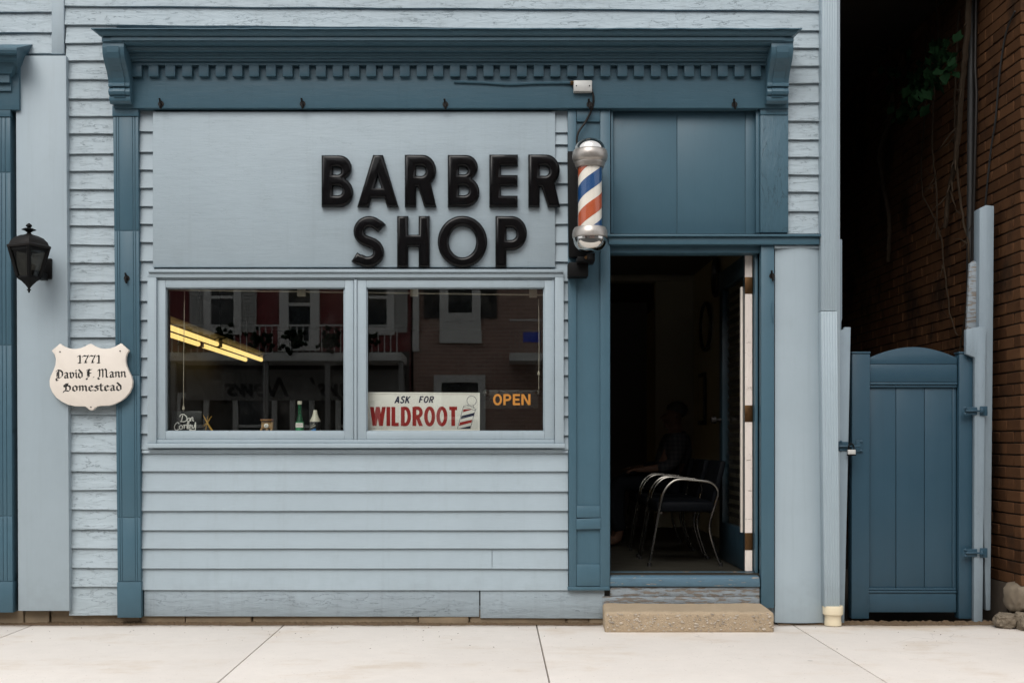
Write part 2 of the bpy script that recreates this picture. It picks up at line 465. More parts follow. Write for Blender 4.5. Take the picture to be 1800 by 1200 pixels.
def brickmat(name, a, b, mottled=1.0):
    t = NT(name)
    oi = t.new("ShaderNodeObjectInfo")
    n = t.noise(t.pos(), 9, 5, .65); f = t.noise(t.pos(), 90, 4, .7)
    k = t.math('ADD', t.math('MULTIPLY', oi.outputs['Random'], .55), t.math('MULTIPLY', n, .5))
    cc = t.mix(k, a, b)
    soot = t.ramp(t.noise(t.pos(1, 1, .7, (3, 3, 1)), 2.6, 6, .65), .50, .70, 0, .8 * mottled)
    cc = t.mix(soot, cc, (.018, .013, .010))
    return t.bsdf(cc, .9, 0, t.bump(f, .6, .003), .05)
M['brick'] = brickmat('brown_brick', (.036, .017, .009), (.112, .054, .026))
M['mortar'] = plain('sooty_mortar', (.022, .017, .013), .95, 0, .3, 20, .5, .05)
def farbrick():
    t = NT('far_brick')
    b = t.new("ShaderNodeTexBrick")
    g = t.new("ShaderNodeNewGeometry"); sx = t.new("ShaderNodeSeparateXYZ"); t.put(sx.inputs[0], g.outputs['Position'])
    cx = t.new("ShaderNodeCombineXYZ"); t.put(cx.inputs[0], sx.outputs[0]); t.put(cx.inputs[1], sx.outputs[2])
    t.put(b.inputs['Vector'], cx.outputs[0])
    b.inputs['Scale'].default_value = 1; b.inputs['Brick Width'].default_value = .21; b.inputs['Row Height'].default_value = .075
    b.inputs['Mortar Size'].default_value = .006
    b.inputs['Color1'].default_value = (.38, .23, .185, 1); b.inputs['Color2'].default_value = (.31, .185, .15, 1); b.inputs['Mortar'].default_value = (.45, .37, .32, 1)
    return t.bsdf(b.outputs[0], .85)
M['farbrick'] = farbrick()
M['farred'] = plain('dark_red_clapboard', (.17, .022, .024), .6, 0, .1, 5)
M['farwhite'] = plain('far_white_trim', (.66, .645, .62), .6)
M['farglass'] = plain('far_window_glass', (.012, .014, .016), .1)
M['farblack'] = plain('far_black_shutter', (.012, .013, .014), .5)
M['fargrey'] = plain('far_grey_render', (.26, .25, .24), .8)
M['farshade'] = plain('far_painted_shade', (.07, .065, .06), .7)  # shade under the porch, put into the wall colour
M['farshutter'] = plain('far_grey_shutter', (.45, .44, .42), .6)
M['farblue'] = plain('far_blue_banner', (.02, .06, .55), .5)
M['asphalt'] = plain('asphalt', (.05, .05, .05), .85, 0, .25, 40, .6)
M['groundm'] = plain('beaten_earth', (.06, .05, .04), .95, 0, .4, 12, .6)

# ------------------------------------------------------------------ outline helpers
def arc(cx, cy, rx, ry, a0, a1, n=12):
    return [(cx + rx * math.cos(R(a0 + (a1 - a0) * i / n)), cy + ry * math.sin(R(a0 + (a1 - a0) * i / n))) for i in range(n + 1)]
def catmull(p, k=6):
    out = []
    for i in range(len(p) - 1):
        a, b, c, d = p[max(i - 1, 0)], p[i], p[i + 1], p[min(i + 2, len(p) - 1)]
        for j in range(k):
            t = j / k
            out.append(tuple(.5 * (2 * b[m] + (c[m] - a[m]) * t + (2 * a[m] - 5 * b[m] + 4 * c[m] - d[m]) * t * t + (3 * b[m] - a[m] - 3 * c[m] + d[m]) * t ** 3) for m in range(len(b))))
    out.append(tuple(p[-1]))
    return out
def ribbon(p, w):      # left and right offsets of a centreline
    L, Rr = [], []
    n = len(p)
    for i in range(n):
        a, b = p[max(i - 1, 0)], p[min(i + 1, n - 1)]
        dx, dy = b[0] - a[0], b[1] - a[1]
        d = math.hypot(dx, dy) or 1
        nx, ny = -dy / d * w / 2, dx / d * w / 2
        L.append((p[i][0] + nx, p[i][1] + ny)); Rr.append((p[i][0] - nx, p[i][1] - ny))
    return L, Rr
class Ink:
    """flat lettering laid a fraction of a millimetre proud of a panel facing -y"""
    def __init__(s, y): s.mb = MB(); s.y = y; s.k = 0
    def lay(s):
        s.k += 1
        return s.y - .0004 - (s.k % 7) * .00006
    def quad(s, pts):
        y = s.lay()
        s.mb.add([(x, y, z) for x, z in pts], [tuple(range(len(pts)))])
    def strip(s, p, w):
        L, Rr = ribbon(p, w)
        y = s.lay(); n = len(p)
        s.mb.add([(x, y, z) for x, z in L] + [(x, y, z) for x, z in Rr], [(i, i + 1, n + i + 1, n + i) for i in range(n - 1)])
    def build(s, name, m, parent):
        me = bpy.data.meshes.new(name); me.from_pydata(s.mb.v, [], s.mb.f)
        bm = bmesh.new(); bm.from_mesh(me)
        for f in bm.faces:
            f.normal_update()
            if f.normal.y > 0: f.normal_flip()
        bm.to_mesh(me); bm.free()
        return link(name, me, m, parent)
# capitals as centrelines in a unit-high cell: ('s', points) = stroke, ('q', x0, z0, x1, z1) = stroke cut level at both ends
CAPS = {
 'A': (.62, [('q', .06, 0, .31, 1), ('q', .56, 0, .31, 1), ('s', [(.14, .30), (.48, .30)])]),
 'S': (.52, [('s', catmull([(.46, .80), (.38, .93), (.24, .93), (.10, .82), (.12, .64), (.27, .51), (.42, .38), (.42, .18), (.28, .07), (.12, .08), (.04, .22)], 4))]),
 'K': (.58, [('q', .08, 0, .08, 1), ('q', .10, .36, .50, 1), ('q', .52, 0, .22, .55)]),
 'F': (.48, [('q', .08, 0, .08, 1), ('s', [(.0, .93), (.46, .93)]), ('s', [(.1, .50), (.40, .50)])]),
 'O': (.62, [('s', arc(.31, .5, .24, .43, 0, 360, 28))]),
 'R': (.58, [('q', .08, 0, .08, 1), ('s', [(.08, .93)] + arc(.28, .71, .22, .22, 90, -90, 12) + [(.08, .49)]), ('q', .50, 0, .26, .5)]),
 'W': (.86, [('q', .05, 1, .22, 0), ('q', .43, 1, .22, 0), ('q', .43, 1, .63, 0), ('q', .81, 1, .63, 0)]),
 'I': (.16, [('q', .08, 0, .08, 1)]),
 'L': (.44, [('q', .08, 0, .08, 1), ('s', [(.08, .08), (.42, .08)])]),
 'D': (.58, [('q', .08, 0, .08, 1), ('s', [(.08, .92), (.25, .92)] + arc(.25, .5, .24, .42, 90, -90, 18) + [(.08, .08)])]),
 'T': (.50, [('q', .25, 0, .25, 1), ('s', [(0, .92), (.50, .92)])]),
 'P': (.56, [('q', .08, 0, .08, 1), ('s', [(.08, .92)] + arc(.27, .69, .21, .23, 90, -90, 12) + [(.08, .46)])]),
 'E': (.50, [('q', .08, 0, .08, 1), ('s', [(.08, .92), (.50, .92)]), ('s', [(.08, .50), (.46, .50)]), ('s', [(.08, .08), (.50, .08)])]),
 'N': (.64, [('q', .08, 0, .08, 1), ('q', .56, 0, .56, 1), ('q', .10, 1, .54, 0)]),
 'B': (.56, [('q', .08, 0, .08, 1), ('s', [(.08, .92)] + arc(.26, .72, .18, .20, 90, -90, 10) + [(.08, .52)]), ('s', [(.08, .52)] + arc(.28, .30, .21, .22, 90, -90, 10) + [(.08, .08)])]),
 'H': (.60, [('q', .08, 0, .08, 1), ('q', .52, 0, .52, 1), ('s', [(.08, .5), (.52, .5)])]),
}
def caps(ink, text, x, z, h, w, sx=1.0, gap=.12, slant=0.0):
    """text from x along the base line z; h height, w stroke width (in heights), sx width scale"""
    for ch in text:
        if ch == ' ': x += .45 * h * sx; continue
        adv, st = CAPS[ch]
        def T(p): return (x + (p[0] * sx + p[1] * slant) * h, z + p[1] * h)
        for q in st:
            if q[0] == 's': ink.strip([T(p) for p in q[1]], w * h)
            else:
                _, x0, z0, x1, z1 = q
                hw = w * .54 / sx
                ink.quad([T((x0 - hw, z0)), T((x0 + hw, z0)), T((x1 + hw, z1)), T((x1 - hw, z1))])
        x += (adv + gap) * h * sx
    return x
def caps_width(text, h, sx, gap=.12):
    return sum((.45 if c == ' ' else CAPS[c][0] + gap) for c in text) * h * sx

# ================================================================== THE SETTING
sw = thing('sidewalk', None, None); sw['kind'] = 'structure'
SY0, SY1 = -2.75, .02
joints = [-8.9, -7.3, -5.9, -4.48, X(58) + .005, X(500), X(943), X(1393), 3.46, 5.0, 6.6]
for i in range(len(joints) - 1):
    b = MB()
    a, c = joints[i] + .0035, joints[i + 1] - .0035
    n = 14
    wall_edge = SY1 + .05
    poly = [(a, SY0), (c, SY0), (c, wall_edge), (a, wall_edge)]
    b.hexa([(a, SY0, -.14), (c, SY0, -.14), (c, wall_edge, -.14), (a, wall_edge, -.14), (a, SY0, 0), (c, SY0, 0), (c, wall_edge, 0), (a, wall_edge, 0)])
    b.build('paving_slab', M['pave'], sw, .004)
MB().box(-9, 6.6, SY0, .08, -.3, -.03).build('slab_bed', M['stonedark'], sw)
k = thing('kerb', None, None); k['kind'] = 'structure'
for i in range(8):
    MB().box(-9 + i * 2, -7.008 + i * 2, -2.9, -2.757, -.35, -.002).build('kerb_stone', M['kerb'], k, .012)
rd = MB().box(-60, 60, -60, -2.88, -.4, -.14).build('road', M['asphalt']); tag(rd, kind='structure')
gd = MB().box(-60, 60, -2.7, 60, -.5, -.16).build('ground', M['groundm']); tag(gd, kind='structure')
al = MB().box(2.0, 3.6, .02, 9, -.3, -.02).build('alley_ground', M['groundm']); tag(al, kind='structure')
fs = MB().box(-60, 60, -16.2, -13.2, -.4, .0).build('far_pavement', M['kerb']); tag(fs, kind='structure')

# ================================================================== THE BARBER SHOP
shop = thing('barber_shop_building', 'pale blue clapboard barber shop with slate blue cornice, pilasters and open doorway', 'building', (0, .1, 0))
def part(name, b, m, parent=None, **kw): return b.build(name, m, parent or shop, **kw)

FL = Z(1005, .1)                 # shop floor
XL, XR = X(118), 2.08
WX0, WX1, WZ0, WZ1 = X(275), X(975), Z(775), Z(488)
DX0, DX1, DZ1 = X(1072), X(1338, -.03), Z(432)
# wall structure behind the boards
w = MB()
w.box(XL, WX0, .0215, .12, .08, 3.99)
w.box(WX0, WX1, .0215, .12, .08, WZ0)
w.box(WX0, DX1, .0215, .12, max(WZ1, DZ1) + .0, 3.99)
w.box(WX1, DX0, .0215, .12, .08, max(WZ1, DZ1))
w.box(WX0, WX1, .0215, .12, WZ1, max(WZ1, DZ1)) if WZ1 < DZ1 else None
w.box(DX1, XR, .0215, .12, .02, 3.99)
part('wall_core', w, M['siding'])
part('upper_wall', MB().box(X(118), XR, .03, .14, 3.99, 7.4), M['siding'])
part('side_wall', MB().box(XR, XR + .08, .10, 9.8, -.1, 7.4), M['siding_old'])
part('rear_wall', MB().box(-3.5, XR, 9.7, 9.8, 0, 7.4), M['siding'])
part('party_wall', MB().box(-3.5, -3.4, .13, 9.7, 0, 7.4), M['siding'])
part('roof', MB().box(-5.2, XR + .15, -.15, 9.9, 7.4, 7.55), M['trim'])
# the room inside
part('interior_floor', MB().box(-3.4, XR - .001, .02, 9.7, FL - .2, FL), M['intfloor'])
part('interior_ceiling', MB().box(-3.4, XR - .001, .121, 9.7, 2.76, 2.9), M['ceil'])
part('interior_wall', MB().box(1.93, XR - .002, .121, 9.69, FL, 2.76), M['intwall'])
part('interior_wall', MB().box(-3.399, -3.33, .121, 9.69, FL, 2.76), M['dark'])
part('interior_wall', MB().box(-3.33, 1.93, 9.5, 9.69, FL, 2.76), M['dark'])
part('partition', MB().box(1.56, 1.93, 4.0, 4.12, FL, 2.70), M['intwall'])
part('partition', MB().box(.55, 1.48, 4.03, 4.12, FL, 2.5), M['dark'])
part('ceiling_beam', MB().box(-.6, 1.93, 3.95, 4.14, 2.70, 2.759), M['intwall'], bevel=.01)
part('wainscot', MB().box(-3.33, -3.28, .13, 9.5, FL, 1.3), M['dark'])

# --- clapboards, one by one
def clapboard(x0, x1, zl, zr, tl, tr, m, wob=.0, parent=shop, proud=.027):
    """a tapered board: foot at zl..zr (left, right), head tucked under the board above at tl..tr"""
    n = max(2, int((x1 - x0) / .05))
    n = min(n, 60)
    vs, fs = [], []
    ph = rnd.uniform(0, 9); q = random.Random(rnd.random())
    wv = [q.uniform(-1, 1) for _ in range(n + 3)]
    tilt = q.uniform(-.0025, .0025)
    for i in range(n + 1):
        t = i / n
        x = x0 + (x1 - x0) * t
        zb = zl + (zr - zl) * t + wob * (.55 * wv[i] + .9 * math.sin(ph + t * (x1 - x0) * 7)) + tilt * (t - .5)
        zt = tl + (tr - tl) * t
        pr = proud + wob * .5 * wv[i + 1]
        vs += [(x, .0205, zt), (x, -.004, zt), (x, -pr + .0012, zb + .0018), (x, -pr + .003, zb), (x, .0205, zb + .001)]
    for i in range(n):
        for k in range(5):
            fs.append((i * 5 + k, i * 5 + (k + 1) % 5, (i + 1) * 5 + (k + 1) % 5, (i + 1) * 5 + k))
    fs += [(4, 3, 2, 1, 0), tuple(n * 5 + k for k in range(5))]
    b = MB(); b.add(vs, fs)
    o = b.build('clapboard', m, parent)
    o.data.polygons.foreach_set('use_smooth', [True] * len(o.data.polygons)); o.data.set_sharp_from_angle(angle=R(35))
    return o
def column(x0f, x1f, tops, rows, m, wob, **kw):
    prev = tops
    for r in rows:
        r = r if isinstance(r, tuple) else (r, r)
        pr = prev if isinstance(prev, tuple) else (prev, prev)
        pm = (r[0] + r[1]) / 2
        clapboard(X(x0f(pm)), X(x1f(pm)), Z(r[0]), Z(r[1]), Z(pr[0] - 4), Z(pr[1] - 4), m, wob, **kw)
        prev = r
lean = lambda a, b: (lambda py: a + (b - a) * py / 1080.0)      # the old timber leans a little
# two full-width courses above the cornice
column(lambda p: 116, lambda p: 1441, -25, [(13, 22), (46, 57)], M['siding_old'], .0014)
left_rows = [78, 109, 142, 176, 206, 237, 272, 302, 334, 368, 398, 431, 463, 497, 528, 562, 594, 627, 661, 694, 728, 760, 795, 828, 860, 895, 930, 963, 997, 1030, 1080]
column(lean(117, 124), lean(205, 213), 46, left_rows, M['siding_old'], .0016)
column(lean(1378, 1384), lean(1440, 1446), 57, [87, 118, 149, 183, 215, 247, 278, 309, 339, 373, 412], M['siding_old'], .0016)
column(lambda p: 244, lambda p: 272, 190, [233, 269, 300, 332, 364, 395, 427, 460, 495, 530, 563, 597, 629, 662, 696, 729, 762, 790], M['siding'], .0004)
column(lambda p: 970, lambda p: 999, 190, [235, 256, 287, 324, 360, 395, 428, 461, 495, 530, 562, 597, 628, 660, 697, 731, 765, 790], M['siding'], .0004)
column(lambda p: 251, lambda p: 998, 783, [796, 828, 863, 897, 931, 963], M['siding'], .0004)
column(lambda p: 251, lambda p: 864.6, 963, [998], M['siding'], .0004); column(lambda p: 865.4, lambda p: 998, 963, [998.6], M['siding'], .0004)
column(lambda p: 251, lambda p: 998, 998, [1036], M['siding'], .0005)
# base board in two lengths
b = MB().hexa([(X(254), -.012, Z(1082)), (X(842.5), -.012, Z(1083)), (X(842.5), .02, Z(1083)), (X(254), .02, Z(1082)), (X(254), -.012, Z(1033)), (X(842.5), -.012, Z(1033)), (X(842.5), .02, Z(1033)), (X(254), .02, Z(1033))])
part('base_board', b, M['siding_base'], bevel=.003)
b = MB().hexa([(X(844.5), -.015, Z(1085)), (X(1062), -.015, Z(1086)), (X(1062), .02, Z(1086)), (X(844.5), .02, Z(1085)), (X(844.5), -.015, Z(1033)), (X(1062), -.015, Z(1033)), (X(1062), .02, Z(1033)), (X(844.5), .02, Z(1033))])
part('base_board', b, M['siding_base'], bevel=.003)

# foundation of rough stone showing under the boards
part('foundation_core', MB().box(XL - .02, XR, .07, .15, -.1, .10), M['stonedark'])
x = XL - .5
q = random.Random(3)
while x < X(1062):
    wd = q.choice((.14, .22, .35, .5, .7, .95)) * q.uniform(.8, 1.2)
    yy = q.uniform(-.008, .016)
    b = MB().box(x + .003, x + wd - .001, yy, .09, -.06, .10 + q.uniform(-.012, 0))
    o = part('foundation_stone', b, M['stone'], bevel=.012)
    for v in o.data.vertices: v.co.x += q.uniform(-.005, .005); v.co.y += q.uniform(-.006, .006); v.co.z += q.uniform(-.005, .004)
    x += wd

# --- left pilaster with fluted shaft in lengths
def pilaster(xl, xr, xl2, xr2, py0, py1, cuts, m, y=-.05, name='pilaster', parent=shop, grooves=(.13, .22, .78, .87)):
    root = part(name, MB().leanbox(X(xl2), X(xr2), Z(py1), X(xl), X(xr), Z(py0), y + .004, .02), m, parent)
    if parent is not shop: pass
    cs = [py0] + cuts + [py1]
    for a, c in zip(cs[:-1], cs[1:]):
        f0, f1 = (a - py0) / (py1 - py0), (c - py0) / (py1 - py0)
        edges = [0.0] + [g for g in grooves] + [1.0]
        isblock = (a == cs[0] and c - a < 25) or c == cs[-1]
        b = MB()
        L0, R0 = xl + (xl2 - xl) * f0, xr + (xr2 - xr) * f0
        L1, R1 = xl + (xl2 - xl) * f1, xr + (xr2 - xr) * f1
        if isblock:
            b.leanbox(X(L1 - .8), X(R1 + .8), Z(c - .6), X(L0 - .8), X(R0 + .8), Z(a + .6), y - .006, .0195)
        else:
            for e0, e1 in zip(edges[:-1], edges[1:]):
                g = .55
                b.leanbox(X(L1 + (R1 - L1) * e0 + (g if e0 else 0)), X(L1 + (R1 - L1) * e1 - (g if e1 < 1 else 0)), Z(c - .7),
                          X(L0 + (R0 - L0) * e0 + (g if e0 else 0)), X(L0 + (R0 - L0) * e1 - (g if e1 < 1 else 0)), Z(a + .7), y, .0195)
        o = part('pilaster_length', b, m, root, bevel=.0022)
    return root
pilaster(203, 247, 212, 252, 190, 1083, [209, 408, 660, 908, 1020], M['trim'])
pilaster(1334, 1381, 1334, 1381, 190, 412, [207], M['trim_old'], grooves=(.2, .68))

# --- frieze, dentils, mouldings, crown
FY = -.072
frz = part('frieze', MB().prism([(X(199, FY), Z(190, FY)), (X(1386, FY), Z(190, FY)), (X(1386, FY), Z(96, FY)), (X(199, FY), Z(96, FY))], FY, .02), M['trimh'], bevel=.003)
cor = part('cornice', MB().prismx([(.0, Z(112, -.10)), (-.104, Z(114.5, -.104)), (-.104, Z(109, -.104)), (-.104, Z(108.5, -.104)), (-.124, Z(107.5, -.124)), (-.124, Z(103.5, -.124)), (-.132, Z(103, -.132)), (-.142, Z(100.5, -.142)), (-.146, Z(97, -.146)), (-.162, Z(96.3, -.162)), (-.162, Z(92.5, -.162)),
     (-.172, Z(92, -.172)), (-.188, Z(89.5, -.188)), (-.196, Z(85.5, -.196)), (-.214, Z(84.6, -.214)), (-.214, Z(81, -.214)), (-.228, Z(80.2, -.228)), (-.246, Z(77, -.246)), (-.254, Z(72, -.254)), (-.266, Z(71, -.266)), (-.266, Z(64.5, -.266)), (.0, Z(52, -.27))], X(206, -.15), X(1371, -.15)), M['trimh'])
crown = MB().prismx([(.0, Z(64, -.20)), (-.268, Z(64, -.268), .045), (-.276, Z(63.5, -.276), .040), (-.285, Z(61, -.285), .030), (-.292, Z(57.5, -.292), .020), (-.297, Z(54, -.297), .012), (-.303, Z(53.4, -.303), .006), (-.303, Z(51, -.303), .006), (.0, Z(44, -.27))], X(164, -.3), X(1407, -.3))
part('crown_moulding', crown, M['trimh'], cor)
fl = MB(); q = random.Random(11)
n = 70; vs = []; xa, xb = X(160, -.31), X(1410, -.31)
for i in range(n + 1):
    x = xa + (xb - xa) * i / n; dz = q.uniform(-.0016, .0016)
    vs += [(x, -.312, Z(51.4, -.312) + dz), (x, -.312, Z(49.6, -.312) + dz), (x, .0, Z(43.5, -.30)), (x, .0, Z(45.2, -.30))]
fl.add(vs, [(i * 4 + a, i * 4 + (a + 1) % 4, i * 4 + 4 + (a + 1) % 4, i * 4 + 4 + a) for i in range(n) for a in range(4)] + [(0, 1, 2, 3), (n * 4, n * 4 + 3, n * 4 + 2, n * 4 + 1)])
part('flashing', fl, M['trimh'], cor)
dm = MB().box(-.0305, .0305, -.102, FY + .001, Z(134, -.102), Z(114.3, -.104) + .001).mesh('dentil', .002)
dm.materials.append(M['trimh'])
part('dentil_backing', MB().box(X(224, -.07), X(1356, -.07), -.075, FY + .002, Z(118, -.075), Z(108, -.075)), M['trimh'], cor)
for i in range(38):
    o = bpy.data.objects.new('dentil', dm); col.objects.link(o)
    adopt(o, cor); o.location.x = X(240 + i * 29.45, -.104) + rnd.uniform(-.001, .001)

def bracket(px, side):
    # scrolled bracket under the end of the cornice
    pr = [(.0, 62), (-.262, 66), (-.262, 73), (-.250, 75), (-.250, 79), (-.256, 82), (-.252, 92), (-.235, 103), (-.205, 115), (-.172, 127), (-.150, 138), (-.140, 146), (-.146, 147.5), (-.146, 152), (-.128, 154), (-.140, 157), (-.145, 161), (-.138, 166), (-.122, 169), (-.128, 171), (-.124, 177), (-.108, 183), (.0, 186)]
    xc = X(px); h = .066
    b = MB().prismx([(y, Z(p, y)) for y, p in pr], xc - h, xc + h)
    o = part('bracket', b, M['trimh'], cor, bevel=.0022)
    # raised band down the middle of the face
    pr2 = [(y - .007, Z(p, y)) for y, p in pr[5:20]] + [(y + .02, Z(p, y)) for y, p in reversed(pr[5:20])]
    part('bracket_band', MB().prismx(pr2, xc - .036, xc + .036), M['trimh'], cor)
bracket(222, -1); bracket(1358, 1)

# --- sign board
sb = MB().box(X(268.5, -.038), X(976, -.038), -.038, .0, Z(469.5, -.038), Z(196.5, -.038))
part('sign_board', sb, M['board'], bevel=.003)

# --- shop window
win = part('window', MB().prism([(X(258, -.05), Z(779, -.05)), (X(993, -.05), Z(779, -.05)), (X(993, -.05), Z(787, -.05)), (X(258, -.05), Z(787, -.05))], -.062, .01), M['siding'], bevel=.003)
def bar(x0, x1, p0, p1, y0, y1, name, m=M['siding'], parent=win, bv=.0025):
    return part(name, MB().box(X(x0, y0), X(x1, y0), y0, y1, Z(p1, y0), Z(p0, y0)), m, parent, bevel=bv)
bar(260, 990, 473, 478.5, -.062, .015, 'casing_moulding')
bar(259, 991, 478.6, 487.5, -.048, .018, 'head_casing')
bar(259, 274.5, 487.6, 778.9, -.050, .019, 'side_casing')
bar(975.5, 991, 487.6, 778.9, -.050, .019, 'side_casing')
bar(275, 975, 487.6, 491.5, -.026, .06, 'head_stop')
bar(275, 975, 772.5, 778.9, -.040, .06, 'sub_sill')
bar(622.3, 627.2, 491.6, 772.4, -.040, .06, 'mullion')
for (a, c, g0, g1) in ((275.6, 621.6, 291, 606), (627.9, 974.5, 644, 957)):
    y0, y1 = -.030, .028
    s1 = bar(a, g0, 492.2, 772.2, y0, y1, 'sash')
    bar(g1, c, 492.2, 772.2, y0, y1 + .0006, 'sash_stile', parent=win)
    bar(g0 + .05, g1 - .05, 492.2, 505.5, y0 + .0012, y1, 'sash_rail', parent=win)
    bar(g0 + .05, g1 - .05, 757.5, 772.2, y0 + .0012, y1, 'sash_rail', parent=win)
    # glazing bead round the glass
    for z0, z1, u0, u1 in ((505.4, 507.6, g0, g1), (756.4, 757.6, g0, g1)):
        bar(u0 + .1, u1 - .1, z0, z1, -.010, .004, 'glazing_bead', bv=.003)
    bar(g0 - .1, g0 + 2.3, 505.6, 757.4, -.0105, .004, 'glazing_bead', bv=.003)
    bar(g1 - 2.3, g1 + .1, 505.6, 757.4, -.0105, .004, 'glazing_bead', bv=.003)
    part('pane', MB().box(X(g0 - 3), X(g1 + 3), .006, .010, Z(760), Z(502)), M['glass'], win)
    part('added_reflection_pane', MB().box(X(g0 - 3), X(g1 + 3), .020, .024, Z(760), Z(502)), M['glass2'], win)  # second sheet added to strengthen the mirrored street
bar(262, 990, 789.5, 793.5, -.030, .0, 'apron_strip', bv=.002)
# inner shelf behind the panes
SHZ = Z(759.5, .10)
part('window_shelf', MB().box(X(268), X(980), .045, .34, SHZ - .03, SHZ), M['dark'], win, bevel=.004)
part('inner_casing', MB().box(X(262), X(288), .121, .15, SHZ, Z(480, .12)), M['dark'], win)

# --- doorway: panelled post, transom, lintel, jambs
y = -.045
post = part('door_post', MB().leanbox(X(1000, y), X(1072, y), Z(1032, y), X(998, y), X(1073, y), Z(190.5, y), -.028, .02), M['trim'])
part('post_stile', MB().leanbox(X(1000, y), X(1013.5, y), Z(1032, y), X(998, y), X(1013, y), Z(190.6, y), y, .019), M['trim'], post, bevel=.004)
part('post_stile', MB().leanbox(X(1055, y), X(1072, y), Z(1032, y), X(1055, y), X(1073, y), Z(190.6, y), y, .019), M['trim'], post, bevel=.004)
for p0, p1 in ((190.8, 214), (889, 909.5), (991.5, 1030)):
    part('post_rail', MB().box(X(1013.6, y), X(1054.9, y), y + .001, .018, Z(p1, y), Z(p0, y)), M['trim'], post, bevel=.004)
part('post_rail', MB().hexa([(X(1013, -.05), -.050, Z(930, y)), (X(1056, -.05), -.050, Z(929, y)), (X(1055, -.05), .018, Z(930, y)), (X(1013, -.05), .018, Z(930, y)), (X(1013, -.05), -.050, Z(911.5, y)), (X(1056, -.05), -.050, Z(909.7, y)), (X(1055, -.05), .018, Z(910, y)), (X(1013, -.05), .018, Z(911, y))]), M['trim'], post, bevel=.004)
part('post_foot', MB().box(X(998, -.05), X(1072, -.05), -.052, .018, Z(1037, -.05), Z(1031, -.05)), M['trim'], post, bevel=.003)
# transom panel
tr = part('transom_panel', MB().box(X(1073.5), X(1332.5), .008, .0205, Z(414), Z(192)), M['trim'])
for a, c in ((1076, 1189.3), (1190.7, 1309.3), (1310.6, 1329)):
    part('panel_board', MB().box(X(a), X(c), .001, .0075, Z(411), Z(198)), M['trim'], tr, bevel=.0015)
part('transom_frame', MB().box(X(1073.2), X(1076.5), -.03, .02, Z(411), Z(195)), M['trim'], tr, bevel=.002)
part('transom_frame', MB().box(X(1327), X(1333), -.035, .02, Z(411), Z(195)), M['trim'], tr, bevel=.002)
lin = part('lintel', MB().box(X(1070, -.06), X(1441, -.06), -.058, .02, Z(429.5, -.058), Z(415.5, -.058)), M['trimh'], bevel=.004)
part('lintel_cap', MB().box(X(1066, -.08), X(1444, -.08), -.078, .02, Z(415.4, -.078), Z(411.5, -.078)), M['trimh'], lin, bevel=.003)
part('door_head', MB().box(X(1072), DX1, .0, .119, Z(447, .06), Z(431)), M['trimh'], lin, bevel=.003)
jy = -.032
jmb = part('door_jamb', MB().box(DX1, X(1361, jy), jy, .119, Z(1068, jy), Z(430, jy)), M['trim'], bevel=.003)
part('door_stop', MB().box(DX1 - .018, DX1 - .0005, .055, .119, FL, Z(447, .06)), M['trim'], jmb, bevel=.003)
part('door_jamb', MB().box(X(1072) - .03, X(1072.5), .0, .119, FL, Z(447, .06)), M['trim'])
# smooth panel to the right of the door
sp = MB(); n = 8; xa, xb = X(1361.5), X(1446)
vs = []
for i in range(n + 1):
    t = i / n; x = xa + (xb - xa) * t; yy = -.012 - .022 * math.sin(math.pi * t) ** 1.0
    vs += [(x, yy, Z(1093)), (x, yy, Z(431)), (x, .02, Z(431)), (x, .02, Z(1093))]
sp.add(vs, [(i * 4 + a, i * 4 + (a + 1) % 4, i * 4 + 4 + (a + 1) % 4, i * 4 + 4 + a) for i in range(n) for a in range(4)] + [(0, 1, 2, 3), (n * 4, n * 4 + 3, n * 4 + 2, n * 4 + 1)])
part('side_panel', sp, M['panel'], smooth=True)
part('panel_moulding', MB().box(X(1362, -.04), X(1440, -.04), -.036, .0, Z(436.5, -.03), Z(432, -.03)), M['siding'], bevel=.003)
cb = MB().leanbox(X(1444), XR + .085, Z(1095), X(1438), XR + .085, 3.99, -.006, .10)
part('corner_board', cb, M['siding'], bevel=.003)
# threshold and riser
part('threshold', MB().hexa([(X(1071, -.03), -.035, Z(1030, -.03)), (X(1336, -.03), -.035, Z(1031, -.03)), (X(1336, .12), .12, FL - .08), (X(1072, .12), .12, FL - .08), (X(1072, -.03), -.035, Z(1014, -.03)), (X(1335, -.03), -.035, Z(1014, -.03)), (DX1 - .002, .12, FL + .004), (X(1072, .12), .12, FL + .004)]), M['worn'], bevel=.006)
rs = MB().box(X(1072), X(1334), -.018, .02, Z(1046.2), Z(1030.8)); part('riser_plank', rs, M['weather'], bevel=.003)
rs = MB().box(X(1058), X(1334), -.020, .02, Z(1060), Z(1046.8)); part('riser_plank', rs, M['weather'], bevel=.003)

# --- the door, standing open inwards
hx = X(1322, .12)
door = part('door', MB().box(hx - .048, hx, .115, .17, FL + .006, Z(447, .12)), M['doorpaint'])
bt, tp = FL + .006, Z(447, .12)
y0, y1 = .115, .955
part('hinge_edge', MB().box(hx - .047, hx - .001, .1125, .116, bt, tp), M['doorwhite'], door)
part('bottom_rail', MB().box(hx - .048, hx, .17, y1, bt, bt + .26), M['doorpaint'], door, bevel=.002)
part('top_rail', MB().box(hx - .048, hx, .17, y1, tp - .13, tp), M['doorpaint'], door, bevel=.002)
part('lock_stile', MB().box(hx - .048, hx, .84, y1, bt + .26, tp - .13), M['doorpaint'], door, bevel=.002)
part('door_glass', MB().box(hx - .030, hx - .024, .17, .84, bt + .26, tp - .13), M['glass'], door)
part('glazing_bead', MB().box(hx - .060, hx - .047, .175, .205, bt + .24, tp - .20), M['cream'], door, bevel=.002)
